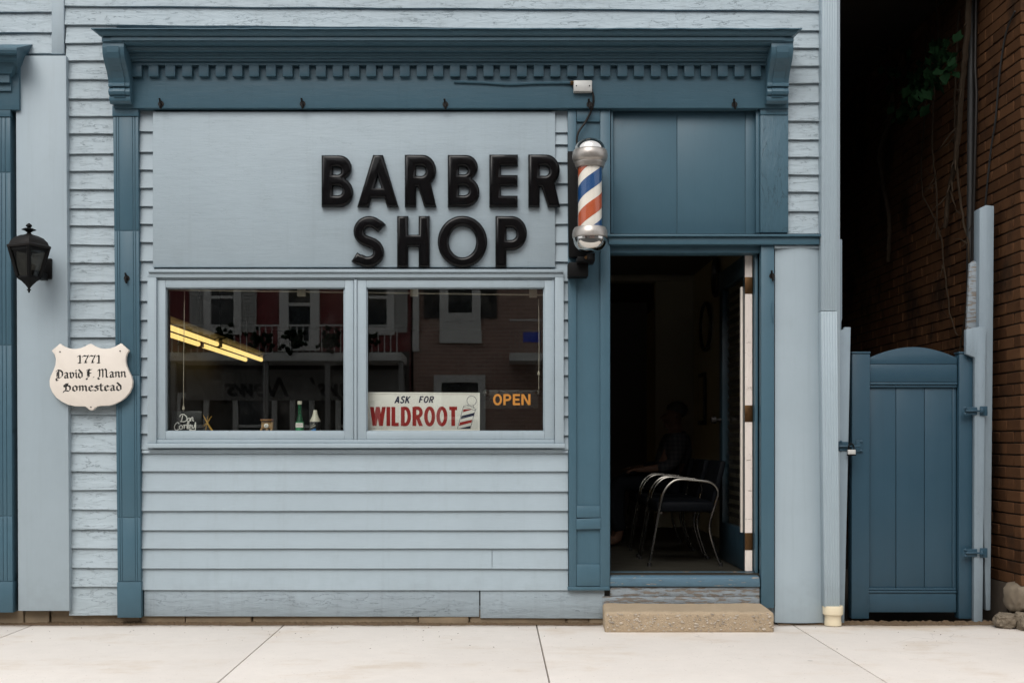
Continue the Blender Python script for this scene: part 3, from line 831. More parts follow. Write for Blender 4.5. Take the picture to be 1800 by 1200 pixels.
for p0, p1 in ((487, 516), (712, 741), (936, 966)):
    hg = part('hinge', MB().box(hx - .048, hx - .0005, .109, .1135, Z(p1, .11), Z(p0, .11)), M['brass'], door, bevel=.001)
part('door_knob', MB().tube([(hx - .048, .90, 1.30), (hx - .075, .90, 1.30), (hx - .085, .90, 1.30), (hx - .115, .90, 1.30)], [.012, .012, .028, .022], 12), M['bronze'], door, smooth=True)
# louvred blind on the glazing
for i in range(26):
    z = bt + .34 + i * .06
    part('blind_slat', MB().hexa([(hx - .018, .24, z), (hx - .014, .24, z - .03), (hx - .014, .83, z - .03), (hx - .018, .83, z), (hx - .017, .24, z + .002), (hx - .013, .24, z - .028), (hx - .013, .83, z - .028), (hx - .017, .83, z + .002)]), M['dark'], door)

# hooks screwed into the trim
def hook(px, py, y, k=1.55):
    x, z = X(px, y), Z(py, y)
    b = MB().lathe([(.0, 0), (.012 * k, .0), (.012 * k, .004), (0, .004)], 0, 0, 10)
    b.v = [(x + vx, y - vz, z + vy) for vx, vy, vz in b.v]
    b.tube([(x, y, z), (x, y - .016, z + .004), (x, y - .026, z - .006), (x, y - .026, z - .02), (x + .002, y - .016, z - .030), (x + .003, y - .008, z - .024)], .0042 * k, 6)
    b.tube([(x - .003, y - .004, z + .004), (x - .004, y - .012, z + .022), (x - .006, y - .016, z + .032)], .004 * k, 6)
    part('awning_hook', b, M['bronze'], smooth=True)
for px, py, y in ((283, 183, FY), (532, 183, FY), (783, 184, FY), (1291, 184, FY), (1036, 184, FY)): hook(px, py, y)
hook(223, 489, -.05); hook(1357, 485, jy)
part('awning_hook', MB().tube([(X(1356), jy - .002, Z(531)), (X(1354), jy - .01, Z(545)), (X(1356), jy - .008, Z(560)), (X(1357), jy - .002, Z(568))], .003, 6), M['trim'], smooth=True)

# ================================================================== THE NEIGHBOUR'S SHOPFRONT
nb = thing('neighbouring_storefront', 'edge of the pale blue storefront adjoining the barber shop, behind the lantern', 'building', (-3, .1, 0))
def npart(name, b, m, parent=None, **kw): return b.build(name, m, parent or nb, **kw)
npart('wall_core', MB().box(-8.0, X(116), .0225, .2, .1, 7.4), M['siding'])
column(lambda p: -420, lambda p: 94, -20, [24, 60, 97], M['siding_old'], .0012, parent=nb)
npart('vertical_trim', MB().box(X(94), X(115.5), -.032, .0225, Z(98), 3.99), M['siding'], bevel=.003)
PY = -.062
npart('smooth_panel', MB().leanbox(X(32, PY), X(122, PY), Z(1073, PY), X(27.5, PY), X(116, PY), Z(98, PY), PY, .022), M['panel'], bevel=.003)
pl = pilaster(-60, 26.5, -57, 31, 190, 1073, [212, 308, 608, 905, 1019], M['trim'], -.075, parent=nb, grooves=(.82, .90))
npart('frieze', MB().box(X(-400, -.085), X(33.5, -.085), -.085, .02, Z(193, -.085), Z(108, -.085)), M['trimh'], bevel=.003)
cpts = [(.0, 150), (-.10, 160), (-.10, 146), (-.125, 145), (-.125, 131), (-.14, 129), (-.155, 118), (-.165, 110), (-.19, 106), (-.215, 103), (-.22, 97), (-.25, 94), (-.26, 88), (-.26, 84.5), (.0, 78)]
ends = [0, .0, .0, -.0, -.0, -.02, -.035, -.045, -.07, -.085, -.085, -.1, -.1, -.1, -.1]
npart('cornice', MB().prismx([(a, Z(c, a), e) for (a, c), e in zip(cpts, [0] + [e for e in ends[1:]])], X(-400), X(31)), M['trimh'])

# ================================================================== RAISED LETTERS
def poly_B():
    o = [(0, 0), (0, 1), (.33, 1)] + arc(.35, .765, .235, .235, 88, -62, 14) + arc(.345, .285, .27, .285, 62, -90, 16) 
    a = [(.22, .775), (.30, .775)] + arc(.315, .70, .07, .075, 90, -90, 8) + [(.22, .625)]
    c = [(.22, .405), (.31, .405)] + arc(.325, .315, .08, .09, 90, -90, 8) + [(.22, .225)]
    return [o, a, c]
def poly_A():
    return [[(0, 0), (.305, 1), (.50, 1), (.80, 0), (.575, 0), (.525, .17), (.275, .17), (.225, 0)], [(.335, .365), (.465, .365), (.40, .585)]]
def poly_R():
    o = [(0, 0), (0, 1), (.34, 1)] + arc(.34, .70, .265, .30, 88, -52, 16) + [(.61, 0), (.375, 0), (.255, .385), (.22, .385), (.22, 0)]
    a = [(.22, .785), (.32, .785)] + arc(.325, .69, .075, .095, 90, -90, 8) + [(.22, .595)]
    return [o, a]
def poly_E():
    return [[(0, 0), (0, 1), (.55, 1), (.55, .785), (.225, .785), (.225, .61), (.545, .61), (.545, .40), (.225, .40), (.225, .215), (.545, .215), (.545, 0)]]
def poly_S():
    c = [(.555, .765), (.515, .805)] + arc(.315, .700, .205, .193, 48, 246, 22) + arc(.285, .297, .210, .193, 62, -128, 22) + [(.105, .150), (.02, .205)]
    L, Rr = ribbon(c, .215)
    return [L + Rr[::-1]]
def poly_H():
    return [[(0, 0), (0, 1), (.22, 1), (.22, .635), (.42, .635), (.42, 1), (.64, 1), (.64, 0), (.42, 0), (.42, .40), (.22, .40), (.22, 0)]]
def poly_O():
    return [arc(.485, .5, .485, .505, 0, 360, 48)[:-1], arc(.485, .5, .265, .305, 0, 360, 40)[:-1]]
def poly_P():
    o = [(0, 0), (0, 1), (.32, 1)] + arc(.32, .665, .30, .335, 88, -88, 20) + [(.22, .33), (.22, 0)]
    a = [(.22, .775), (.30, .775)] + arc(.31, .655, .10, .12, 90, -90, 10) + [(.22, .535)]
    return [o, a]
POLY = {'B': poly_B, 'A': poly_A, 'R': poly_R, 'E': poly_E, 'S': poly_S, 'H': poly_H, 'O': poly_O, 'P': poly_P}
def raised_letter(ch, px, ptop, pbot, label):
    yb = -.0385
    x0, z0 = X(px, -.06), Z(pbot, -.06)
    h = Z(ptop, -.06) - z0
    cu = bpy.data.curves.new('letter', 'CURVE'); cu.dimensions = '2D'; cu.fill_mode = 'BOTH'
    for pl_ in POLY[ch]():
        sp_ = cu.splines.new('POLY'); sp_.points.add(len(pl_) - 1); sp_.use_cyclic_u = True
        for i, (a, c) in enumerate(pl_): sp_.points[i].co = (a * h, c * h, 0, 1)
    bd = .020
    cu.bevel_depth = bd; cu.bevel_resolution = 4; cu.extrude = .024; cu.offset = -bd
    tmp = bpy.data.objects.new('tmp', cu); col.objects.link(tmp)
    dg = bpy.context.evaluated_depsgraph_get()
    me = bpy.data.meshes.new_from_object(tmp.evaluated_get(dg))
    bpy.data.objects.remove(tmp); bpy.data.curves.remove(cu)
    me.name = 'sign_letter'
    me.materials.clear(); me.materials.append(M['letter'])
    # cut the back half away: the letter is a moulded shell standing on the board
    bm = bmesh.new(); bm.from_mesh(me)
    bmesh.ops.remove_doubles(bm, verts=bm.verts, dist=.0004)
    bmesh.ops.bisect_plane(bm, geom=bm.verts[:] + bm.edges[:] + bm.faces[:], plane_co=(0, 0, 0), plane_no=(0, 0, -1), clear_outer=True)
    bm.to_mesh(me); bm.free()
    for v in me.vertices:
        cx, cy, cz = v.co
        v.co = (cx, -cz, cy)
    me.update()
    me.polygons.foreach_set('use_smooth', [True] * len(me.polygons)); me.set_sharp_from_angle(angle=R(50))
    o = link('sign_letter', me, M['letter'])
    o.location = (x0, yb, z0)
    tag(o, label, 'letter', 'raised letters of the shop sign')
for ch, px, lab in (('B', 565.3, 'first black raised letter B, opening the word BARBER'), ('A', 628, 'black raised letter A in the word BARBER'),
                    ('R', 711.5, 'black raised letter R between A and B in BARBER'), ('B', 787, 'second black raised letter B, in the middle of BARBER'),
                    ('E', 860, 'black raised letter E in the word BARBER'), ('R', 928.5, 'black raised letter R ending BARBER, overhanging the sign board edge')):
    raised_letter(ch, px, 272.5 + rnd.uniform(-.5, 1), 364, lab)
for ch, px, lab in (('S', 621, 'black raised letter S, opening the word SHOP'), ('H', 698, 'black raised letter H in the word SHOP'),
                    ('O', 769.3, 'round black raised letter O in the word SHOP'), ('P', 870.7, 'black raised letter P ending the word SHOP')):
    raised_letter(ch, px, 380, 470, lab)

# ================================================================== BARBER POLE
PYY = -.25
pcx = X(1037, PYY)
bp = thing('barber_pole', 'red, white and blue striped barber pole with chrome domes beside the doorway', 'barber pole', (pcx, 0, Z(487)))
zp = lambda py: Z(py, PYY)
rc = .0715
b = MB().lathe([(rc, zp(405)), (rc, zp(286))], pcx, PYY, 40); b.build('pole_core', M['polewhite'], bp, smooth=True)
def stripe(phase, m, wid):
    lead = 92 / S * (D + PYY) / D
    za, zb = zp(404), zp(287)
    b = MB(); N = 120; r = rc + .0009
    vs, fs = [], []
    tot = (zb - za + lead) / lead
    rows = []
    for i in range(N + 1):
        t = i / N
        zc_ = za - lead * .5 + (zb - za + lead) * t
        an = phase + 2 * math.pi * (zc_ - za) / lead
        lo, hi = zc_ - wid / 2, zc_ + wid / 2
        lo, hi = max(za, min(zb, lo)), max(za, min(zb, hi))
        vs += [(pcx + r * math.cos(an), PYY + r * math.sin(an), lo), (pcx + r * math.cos(an), PYY + r * math.sin(an), hi)]
    for i in range(N):
        if vs[2 * i][2] < vs[2 * i + 1][2] or vs[2 * i + 2][2] < vs[2 * i + 3][2]:
            fs.append((2 * i, 2 * i + 2, 2 * i + 3, 2 * i + 1))
    b.add(vs, fs)
    return b.build('stripe', m, bp, smooth=True)
# the helix rises to the right across the front; blue crosses the front axis near py 322
lead = 92 / S * (D + PYY) / D
front = -math.pi / 2
ph_b = front - 2 * math.pi * (zp(324) - zp(404)) / lead
ph_r = front - 2 * math.pi * (zp(371) - zp(404)) / lead
stripe(ph_b, M['poleblue'], .093); stripe(ph_r, M['polered'], .093)
MB().lathe([(.0775, zp(404)), (.0775, zp(288))], pcx, PYY, 40).build('glass_cylinder', M['tube'], bp, smooth=True)
MB().lathe([(.074, zp(296)), (.084, zp(295)), (.090, zp(290)), (.092, zp(288.5)), (.092, zp(286)), (.099, zp(284.5)), (.106, zp(279)), (.107, zp(273)), (.104, zp(267)), (.098, zp(264.5)), (.092, zp(264))], pcx, PYY, 48).build('collar', M['alu'], bp, smooth=True)
MB().lathe([(.094, zp(264.2))] + [(.094 * math.cos(R(a)), zp(264.2) + .072 * math.sin(R(a))) for a in range(6, 90, 7)] + [(.001, zp(264.2) + .072)], pcx, PYY, 48).build('dome', M['chrome'], bp, smooth=True)
MB().lathe([(.100, zp(419)), (.106, zp(417.5)), (.107, zp(412)), (.103, zp(405)), (.094, zp(400.5)), (.080, zp(399.5)), (.074, zp(399.5))], pcx, PYY, 48).build('collar', M['alu'], bp, smooth=True)
MB().lathe([(.001, zp(419.2) - .087)] + [(.101 * math.cos(R(a)) ** .8, zp(419.2) - .087 * math.sin(R(a))) for a in range(86, 0, -6)] + [(.101, zp(419.2))], pcx, PYY, 48).build('dome', M['chrome'], bp, smooth=True)
MB().leanbox(X(1000, -.09), X(1046, -.09), Z(452, -.09), X(998, -.09), X(1046, -.09), Z(266, -.09), -.095, -.046).build('back_plate', M['iron'], bp, .005)
MB().box(X(999, -.15), X(1034, -.15), -.16, -.046, Z(486, -.15), Z(461, -.15)).build('bracket_box', M['iron'], bp, .006)
MB().box(X(1014, -.2), X(1045, -.2), -.24, -.09, Z(461, -.2), Z(452, -.2)).build('lower_arm', M['iron'], bp, .004)
MB().box(X(1024, -.2), X(1046, -.2), -.225, -.09, Z(300, -.2), Z(272, -.2)).build('upper_arm', M['iron'], bp, .004)
MB().tube([(pcx, PYY, zp(446)), (pcx, PYY, zp(456))], .02, 12).build('stem', M['iron'], bp, smooth=True)
b = MB().tube([(X(1030, -.24), -.245, Z(453, -.24)), (X(1030, -.24), -.256, Z(453, -.24))], .010, 8); b.build('bolt', M['brass'], bp, smooth=True)

# junction box with its conduit and lead
jb = thing('junction_box', 'grey metal junction box on the frieze with a thin conduit and dangling cable', 'junction box', (X(1025), FY, Z(151)))
jy2 = FY - .001
MB().box(X(1008, -.1), X(1041, -.1), -.105, jy2, Z(162.5, -.1), Z(141.5, -.1)).build('box_body', M['galv'], jb, .006)
MB().box(X(1009, -.1), X(1040, -.1), -.109, -.1052, Z(161.3, -.1), Z(142.5, -.1)).build('cover_plate', M['galv'], jb, .002)
for px in (1013, 1036): MB().tube([(X(px, -.1), -.108, Z(152, -.1)), (X(px, -.1), -.112, Z(152, -.1))], .004, 8).build('screw', M['iron'], jb)
MB().tube(catmull([(X(799), jy2 - .008, Z(151)), (X(850), jy2 - .009, Z(152.5)), (X(895), jy2 - .008, Z(155.5)), (X(940), jy2 - .009, Z(153.5)), (X(1000), jy2 - .012, Z(153)), (X(1007), jy2 - .016, Z(154))], 6), .0085, 8).build('conduit', M['trimh'], jb, smooth=True)
MB().tube([(X(1001), jy2 - .016, Z(154)), (X(1008), jy2 - .016, Z(154))], .014, 8).build('connector', M['brass'], jb, smooth=True)
MB().tube(catmull([(X(1040, -.08), -.083, Z(158, -.08)), (X(1043, -.08), -.085, Z(172, -.08)), (X(1041, -.07), -.072, Z(190, -.07)), (X(1030, -.07), -.062, Z(213, -.07)), (X(1018, -.08), -.07, Z(230, -.08)), (X(1014, -.1), -.10, Z(245, -.1)), (X(1015, -.15), -.15, Z(262, -.15))], 6), .0068, 8).build('cable', M['bronze'], jb, smooth=True)

# ================================================================== HOMESTEAD PLAQUE
PQ = -.080
pq = thing('house_plaque', 'cream shield-shaped plaque with black old English lettering on the blue wall', 'plaque', (X(162), PQ, Z(720)))
zc4 = lambda v: 590 + v / 8.0
xc4 = lambda v: 80 + v / 8.0
half = [(650, 115), (690, 140), (740, 165), (800, 182), (860, 186), (920, 180), (980, 160), (1030, 132), (1070, 108), (1130, 160), (1185, 212), (1155, 250), (1140, 300), (1137, 360), (1148, 420), (1180, 500), (1215, 570), (1234, 640), (1225, 720), (1190, 800), (1130, 870), (1060, 920), (980, 960), (900, 982), (820, 984), (750, 988), (705, 1012), (680, 1042), (655, 1048)]
lefth = [(625, 1040), (605, 1018), (570, 995), (510, 992), (420, 990), (330, 970), (240, 925), (160, 865), (105, 790), (72, 710), (68, 630), (85, 570), (120, 495), (150, 415), (158, 330), (140, 265), (98, 212), (160, 160), (215, 112), (260, 145), (320, 172), (380, 186), (440, 187), (510, 175), (570, 150), (615, 122)]
poly = [(X(xc4(a), PQ), Z(zc4(c), PQ)) for a, c in half + lefth]
MB().prism(poly, PQ - .016, PQ + .014).build('plaque_board', M['cream'], pq, .0025)
nib = (math.cos(R(38)), math.sin(R(38)))
BL = {
 'a': (.78, [[(.08, .82), (.30, 1), (.52, .88), (.52, .12), (.68, .02)], [(.52, .56), (.22, .48), (.14, .14), (.30, .0), (.52, .16)]]),
 'v': (.80, [[(.06, .9), (.18, 1), (.20, .85), (.20, .18), (.42, .0)], [(.42, .98), (.62, .8), (.62, .28), (.42, 0)]]),
 'i': (.42, [[(.04, .86), (.16, 1), (.20, .84), (.20, .14), (.34, .0)], [(.15, 1.38), (.26, 1.30)]]),
 'd': (.84, [[(.14, .80), (.14, .2), (.38, 0), (.62, .2), (.62, .86), (.16, 1.52)], [(.14, .80), (.40, 1.0), (.60, .9)]]),
 'n': (.84, [[(.02, .86), (.14, 1), (.18, .84), (.18, .04)], [(.18, .8), (.44, 1), (.60, .82), (.60, .14), (.74, .0)]]),
 'm': (1.2, [[(.02, .86), (.14, 1), (.18, .84), (.18, .04)], [(.18, .8), (.42, 1), (.56, .82), (.56, .04)], [(.56, .8), (.80, 1), (.95, .82), (.95, .14), (1.08, .0)]]),
 'o': (.82, [[(.14, .80), (.14, .2), (.38, .0), (.62, .2), (.62, .8), (.38, 1), (.14, .80)]]),
 'e': (.72, [[(.60, .16), (.38, .0), (.14, .2), (.14, .8), (.38, 1), (.58, .76), (.2, .46)]]),
 's': (.66, [[(.56, .84), (.32, 1), (.14, .80), (.52, .42), (.50, .14), (.28, .0), (.04, .14)]]),
 't': (.60, [[(.22, 1.3), (.22, .16), (.40, .0), (.54, .1)], [(.02, .98), (.50, .98)]]),
 'D': (1.12, [[(.10, 1.30), (.30, 1.50), (.66, 1.42), (.94, 1.10), (.94, .42), (.56, .04), (.20, .12), (.02, -.12), (.16, -.42), (.34, -.38)], [(.44, 1.40), (.40, .2)], [(.22, 1.1), (.18, .3)]]),
 'F': (.96, [[(.14, 1.38), (.40, 1.52), (.62, 1.40), (.86, 1.50)], [(.42, 1.46), (.42, .20), (.18, .0), (.02, -.20), (.18, -.32)], [(.24, 1.24), (.24, .3)], [(.42, .82), (.74, .80)]]),
 'M': (1.66, [[(.08, 1.30), (.24, 1.48), (.32, 1.2), (.30, .2), (.04, -.08), (.16, -.30), (.32, -.26)], [(.34, 1.30), (.62, 1.52), (.76, 1.3), (.76, .04)], [(.78, 1.34), (1.10, 1.54), (1.26, 1.3), (1.26, .14), (1.44, .02)]]),
 'H': (1.08, [[(.16, .80), (.10, 1.14), (.30, 1.40), (.52, 1.28)], [(.34, 1.3), (.34, .25), (.10, .06), (.02, -.24)], [(.34, .82), (.66, 1.06), (.86, .84), (.86, .30), (.66, .02), (.4, .1), (.1, .06)], [(.56, 1.46), (.52, 1.0)]]),
 '1': (.62, [[(.06, 1.26), (.26, 1.42), (.32, 1.25), (.32, .20), (.10, .04)], [(.14, .06), (.44, .04)]]),
 '7': (.84, [[(.04, 1.22), (.18, 1.40), (.40, 1.30), (.70, 1.42), (.58, 1.0), (.40, .55), (.36, .20), (.2, .04)], [(.36, .14), (.54, .1)]]),
 '.': (.34, [[(.10, .06), (.18, .10)]]), ' ': (.34, []),
}
def blackletter(text, xmid, ybase, xh, tilt=0.0, wid=None):
    tot = sum(BL[c][0] for c in text)
    sc = wid / tot if wid else xh
    ink = Ink(PQ - .016)
    x = -tot * sc / 2
    for c in text:
        adv, st = BL[c]
        for s_ in st:
            pts = [(x + p[0] * sc, p[1] * xh) for p in s_]
            for (a0, b0), (a1, b1) in zip(pts[:-1], pts[1:]):
                nx, ny = nib[0] * sc * .125, nib[1] * xh * .150
                quad = [(a0 - nx, b0 - ny), (a0 + nx, b0 + ny), (a1 + nx, b1 + ny), (a1 - nx, b1 - ny)]
                ink.quad([(xmid + u * math.cos(tilt) - v * math.sin(tilt), ybase + u * math.sin(tilt) + v * math.cos(tilt)) for u, v in quad])
                hx_, hy_ = -ny * .26, nx * .26       # hairline thickness
                q2 = [(a0 - nx - hx_, b0 - ny - hy_), (a0 - nx + hx_, b0 - ny + hy_), (a0 + nx + hx_, b0 + ny + hy_), (a0 + nx - hx_, b0 + ny - hy_)]
                ink.quad([(xmid + u * math.cos(tilt) - v * math.sin(tilt), ybase + u * math.sin(tilt) + v * math.cos(tilt)) for u, v in q2])
                L = math.hypot(a1 - a0, b1 - b0) or 1
                ux, uy = -(b1 - b0) / L * xh * .045, (a1 - a0) / L * xh * .045
                q3 = [(a0 - ux, b0 - uy), (a0 + ux, b0 + uy), (a1 + ux, b1 + uy), (a1 - ux, b1 - uy)]
                ink.quad([(xmid + u * math.cos(tilt) - v * math.sin(tilt), ybase + u * math.sin(tilt) + v * math.cos(tilt)) for u, v in q3])
        x += adv * sc
    ink.build('lettering', M['black'], pq)
pm = 1 / S * (D + PQ) / D
blackletter('1771', X(xc4(630), PQ), Z(zc4(388), PQ), 9.6 * pm, R(.3), 42 * pm)
blackletter('David F. Mann', X(xc4(655), PQ), Z(zc4(590), PQ), 9.6 * pm, R(1.0), 124 * pm)
blackletter('Homestead', X(xc4(680), PQ), Z(zc4(775), PQ), 9.2 * pm, R(.8), 104 * pm)
for a, c in ((218, 228), (1062, 217), (652, 1003)):
    MB().tube([(X(xc4(a), PQ), PQ - .0165, Z(zc4(c), PQ)), (X(xc4(a), PQ), PQ - .019, Z(zc4(c), PQ))], .0042, 8).build('screw', M['bronze'], pq)

# ================================================================== WALL LANTERN
LY = -.27
lx, ls = X(51, LY), 1 / S * (D + LY) / D
zl = lambda py: Z(py, LY)
wl_ = thing('wall_lantern', 'black four-sided carriage lantern on the pale blue panel above the plaque', 'lantern', (X(83), PY, zl(515)))
la = R(45 - 24)
def sq(rad, z, a=la): return [(lx + rad * math.cos(a + R(90) * k), LY + rad * math.sin(a + R(90) * k), z) for k in range(4)]
MB().lathe([(36 * ls, zl(436)), (37 * ls, zl(432)), (33 * ls, zl(430)), (31 * ls, zl(425)), (24 * ls, zl(418)), (15 * ls, zl(414)), (6 * ls, zl(412)), (3.6 * ls, zl(410)), (3.2 * ls, zl(408))], lx, LY, 4, la).build('lantern_roof', M['bronze'], wl_, .0015)
MB().lathe([(3.4 * ls, zl(412)), (3 * ls, zl(409)), (7 * ls, zl(406)), (12.5 * ls, zl(404)), (7 * ls, zl(401.5)), (3 * ls, zl(400.5)), (3.2 * ls, zl(399.5)), (5.4 * ls, zl(397.5)), (4.4 * ls, zl(395)), (1.2 * ls, zl(392.5))], lx, LY, 16).build('finial', M['iron'], wl_, smooth=True)
rt, rb = 32 * ls, 18.5 * ls
zt_, zb_ = zl(435.5), zl(486)
for k in range(4):
    a = la + R(90) * k
    p0 = (lx + rt * math.cos(a), LY + rt * math.sin(a), zt_); p1 = (lx + rb * math.cos(a), LY + rb * math.sin(a), zb_)
    MB().tube([p0, p1], .013, 6).build('corner_bar', M['iron'], wl_)
    a2 = a + R(90); e = .985
    q4 = [(lx + rb * e * math.cos(a), LY + rb * e * math.sin(a), zb_), (lx + rb * e * math.cos(a2), LY + rb * e * math.sin(a2), zb_), (lx + rt * e * math.cos(a2), LY + rt * e * math.sin(a2), zt_), (lx + rt * e * math.cos(a), LY + rt * e * math.sin(a), zt_)]
    inn = [(lx + (p[0] - lx) * .96, LY + (p[1] - LY) * .96, p[2]) for p in q4]
    MB().add(q4 + inn, [(0, 1, 2, 3), (7, 6, 5, 4), (0, 4, 5, 1), (1, 5, 6, 2), (2, 6, 7, 3), (3, 7, 4, 0)]).build('lantern_pane', M['lampglass'], wl_)
    t0, t1 = sq(rt * 1.0, zt_)[k], sq(rt * 1.0, zt_)[(k + 1) % 4]
    hz = zl(441.5)
    MB().add([t0, t1, (t1[0] * .985 + lx * .015, t1[1] * .985 + LY * .015, hz), (t0[0] * .985 + lx * .015, t0[1] * .985 + LY * .015, hz)] + [(lx + (p[0] - lx) * .93, LY + (p[1] - LY) * .93, z) for p, z in ((t0, zt_), (t1, zt_), (t1, hz), (t0, hz))], [(0, 1, 2, 3), (7, 6, 5, 4), (0, 4, 5, 1), (1, 5, 6, 2), (2, 6, 7, 3), (3, 7, 4, 0)]).build('top_rail', M['iron'], wl_)
MB().lathe([(1.2 * ls, zl(514.5)), (2 * ls, zl(513)), (1.6 * ls, zl(511.5)), (4 * ls, zl(509.5)), (1.8 * ls, zl(507.5)), (3 * ls, zl(505)), (7 * ls, zl(500)), (13 * ls, zl(494)), (18 * ls, zl(491)), (20.5 * ls, zl(488.5)), (20 * ls, zl(485.5))], lx, LY, 4, la).build('lantern_base', M['iron'], wl_, .001)
MB().lathe([(4 * ls, zl(486)), (4 * ls, zl(474)), (3.4 * ls, zl(473))], lx, LY, 12).build('lamp_socket', M['ivory'], wl_, smooth=True)
MB().box(X(76, -.09), X(89.5, -.09), -.088, PY, Z(490, -.09), Z(454, -.09)).build('wall_plate', M['iron'], wl_, .004)
MB().box(lx - .0, lx + .045, LY, -.085, zl(486), zl(474)).build('arm', M['iron'], wl_, .003)

# ================================================================== DOWNSPOUT, STEP, GATE
dsp = thing('downspout', 'pale blue ribbed metal downspout at the corner, ending in a cream plastic adapter', 'downspout', (X(1465), -.05, 0))
def spout(pxa0, pxa1, pya, pxb0, pxb1, pyb, zb=None):
    y0, y1 = -.085, -.012
    b = MB(); n = 13; vs = []
    def prof(x0, x1, z):
        pts = []
        for i in range(n):
            t = i / (n - 1)
            pts.append((x0 + (x1 - x0) * t, y0 + (.0035 if i % 2 else 0), z))
        pts += [(x1, y1, z), (x0, y1, z)]
        return pts
    A = prof(X(pxa0, y0), X(pxa1, y0), Z(pya, y0)); B = prof(X(pxb0, y0), X(pxb1, y0), zb if zb else Z(pyb, y0))
    m = len(A)
    b.add(A + B, [(i, (i + 1) % m, m + (i + 1) % m, m + i) for i in range(m)] + [tuple(range(m - 1, -1, -1)), tuple(range(m, 2 * m))])
    return b.build('pipe_length', M['aluminium'], dsp, .0012)
spout(1443.6, 1471, 546, 1445, 1471, 0, 4.6)
spout(1449.5, 1476, 1066, 1443, 1471.6, 547)
ay = -.05
MB().lathe([(.052, 0.004), (.052, Z(1092, ay)), (.050, Z(1090, ay)), (.050, Z(1082, ay)), (.0545, Z(1080, ay)), (.062, Z(1078, ay)), (.063, Z(1065, ay)), (.060, Z(1063.5, ay)), (.04, Z(1063.5, ay))], X(1464, ay) , ay, 24).build('drain_adapter', M['pvc'], dsp, smooth=True)

# concrete step with worn edges and embedded pebbles
def step():
    bm = bmesh.new()
    y0, y1 = -.30, -.022
    nx, ny, nz = 44, 12, 6
    q = random.Random(5)
    xs0, xs1 = X(1063, y0), X(1362, y0)
    xb0, xb1 = X(1058), X(1338)
    bmesh.ops.create_cube(bm, size=1)
    for v in bm.verts:
        tx, ty, tz = v.co.x + .5, v.co.y + .5, v.co.z + .5
        x0 = xs0 + (xb0 - xs0) * ty; x1 = xs1 + (xb1 - xs1) * ty
        v.co = (x0 + (x1 - x0) * tx, y0 + (y1 - y0) * ty, (.121 + .019 * ty) if tz > .5 else -.01)
    bmesh.ops.bevel(bm, geom=bm.edges[:], offset=.020, segments=4, affect='EDGES', profile=.5)      # worn arrises
    for cut in (.5, .25, .12, .06, .035):
        es = [e for e in bm.edges if e.calc_length() > cut]
        bmesh.ops.subdivide_edges(bm, edges=es, cuts=1, use_grid_fill=True)
    bmesh.ops.triangulate(bm, faces=[f for f in bm.faces if len(f.verts) > 4])
    from mathutils import noise as mn
    for v in bm.verts:
        d = mn.noise_vector(v.co * 4) * .004 + mn.noise_vector(v.co * 24) * .003
        v.co += d
    me = bpy.data.meshes.new('step_block'); bm.to_mesh(me); bm.free()
    me.polygons.foreach_set('use_smooth', [True] * len(me.polygons))
    return me
stp = thing('doorstep', 'worn tan exposed-aggregate concrete doorstep below the open doorway', 'doorstep', (1.15, -.2, 0))
link('step_block', step(), M['step'], stp)
pb = MB(); q = random.Random(9)
for i in range(150):
    x = q.uniform(X(1066, -.3), X(1360, -.3)); z = .012 + .10 * (q.random() ** .8)
    r = q.uniform(.003, .0085)
    bmx = MB().blob((0, 0, 0), r * q.uniform(.8, 1.7), .0035, r * q.uniform(.6, 1), i, .25, 1)
    pb.add([(x + a, -.3035 + c, z + d) for a, c, d in bmx.v], bmx.f)
pbo = pb.build('pebbles', plain('pebble_mix', (.40, .34, .27), .7, 0, .85, 24), stp, smooth=True); pbo['kind'] = 'stuff'

# planks either side of the gate
def plank(name, pts, y0, y1, m, label, grp='painted planks framing the gate', bv=.003):
    b = MB().prism([(X(a, y0), Z(c, y0)) for a, c in pts], y0, y1)
    o = b.build(name, m, None, bv)
    return tag(o, label, 'plank', grp)
GY = .09
plank('upper_plank', [(1466, 690), (1480, 690), (1479, 566), (1480.5, 560), (1480.5, 420.5), (1466, 420.5)], .035, .07, M['post'], 'narrow grey-blue plank behind the downspout, splintered at its foot')
plank('lower_plank', [(1466, 1098), (1484, 1098), (1491, 800), (1495.5, 575), (1485, 574.5), (1483, 579), (1473.5, 581), (1466, 584)], -.004, .032, M['post'], 'tapering pale plank between the downspout and the gate, ragged top')
plank('tall_post', [(1733, 1072), (1741, 1072), (1747.5, 362), (1733.5, 360.5), (1722, 367), (1721, 574)], .06, .15, M['post'], 'tallest grey plank against the brick wall, right of the gate')
plank('stub_board', [(1699, 590), (1721, 590), (1721, 457), (1716, 461), (1712, 458), (1705, 463)], .105, .135, M['weather'], 'short splintered board stub beside the tall grey plank')
plank('hinge_post', [(1712, 1098), (1727, 1098), (1733, 574), (1721, 574), (1698.5, 579), (1698.5, 622), (1714, 628)], .02, .058, M['post'], 'grey hinge board along the right edge of the gate')

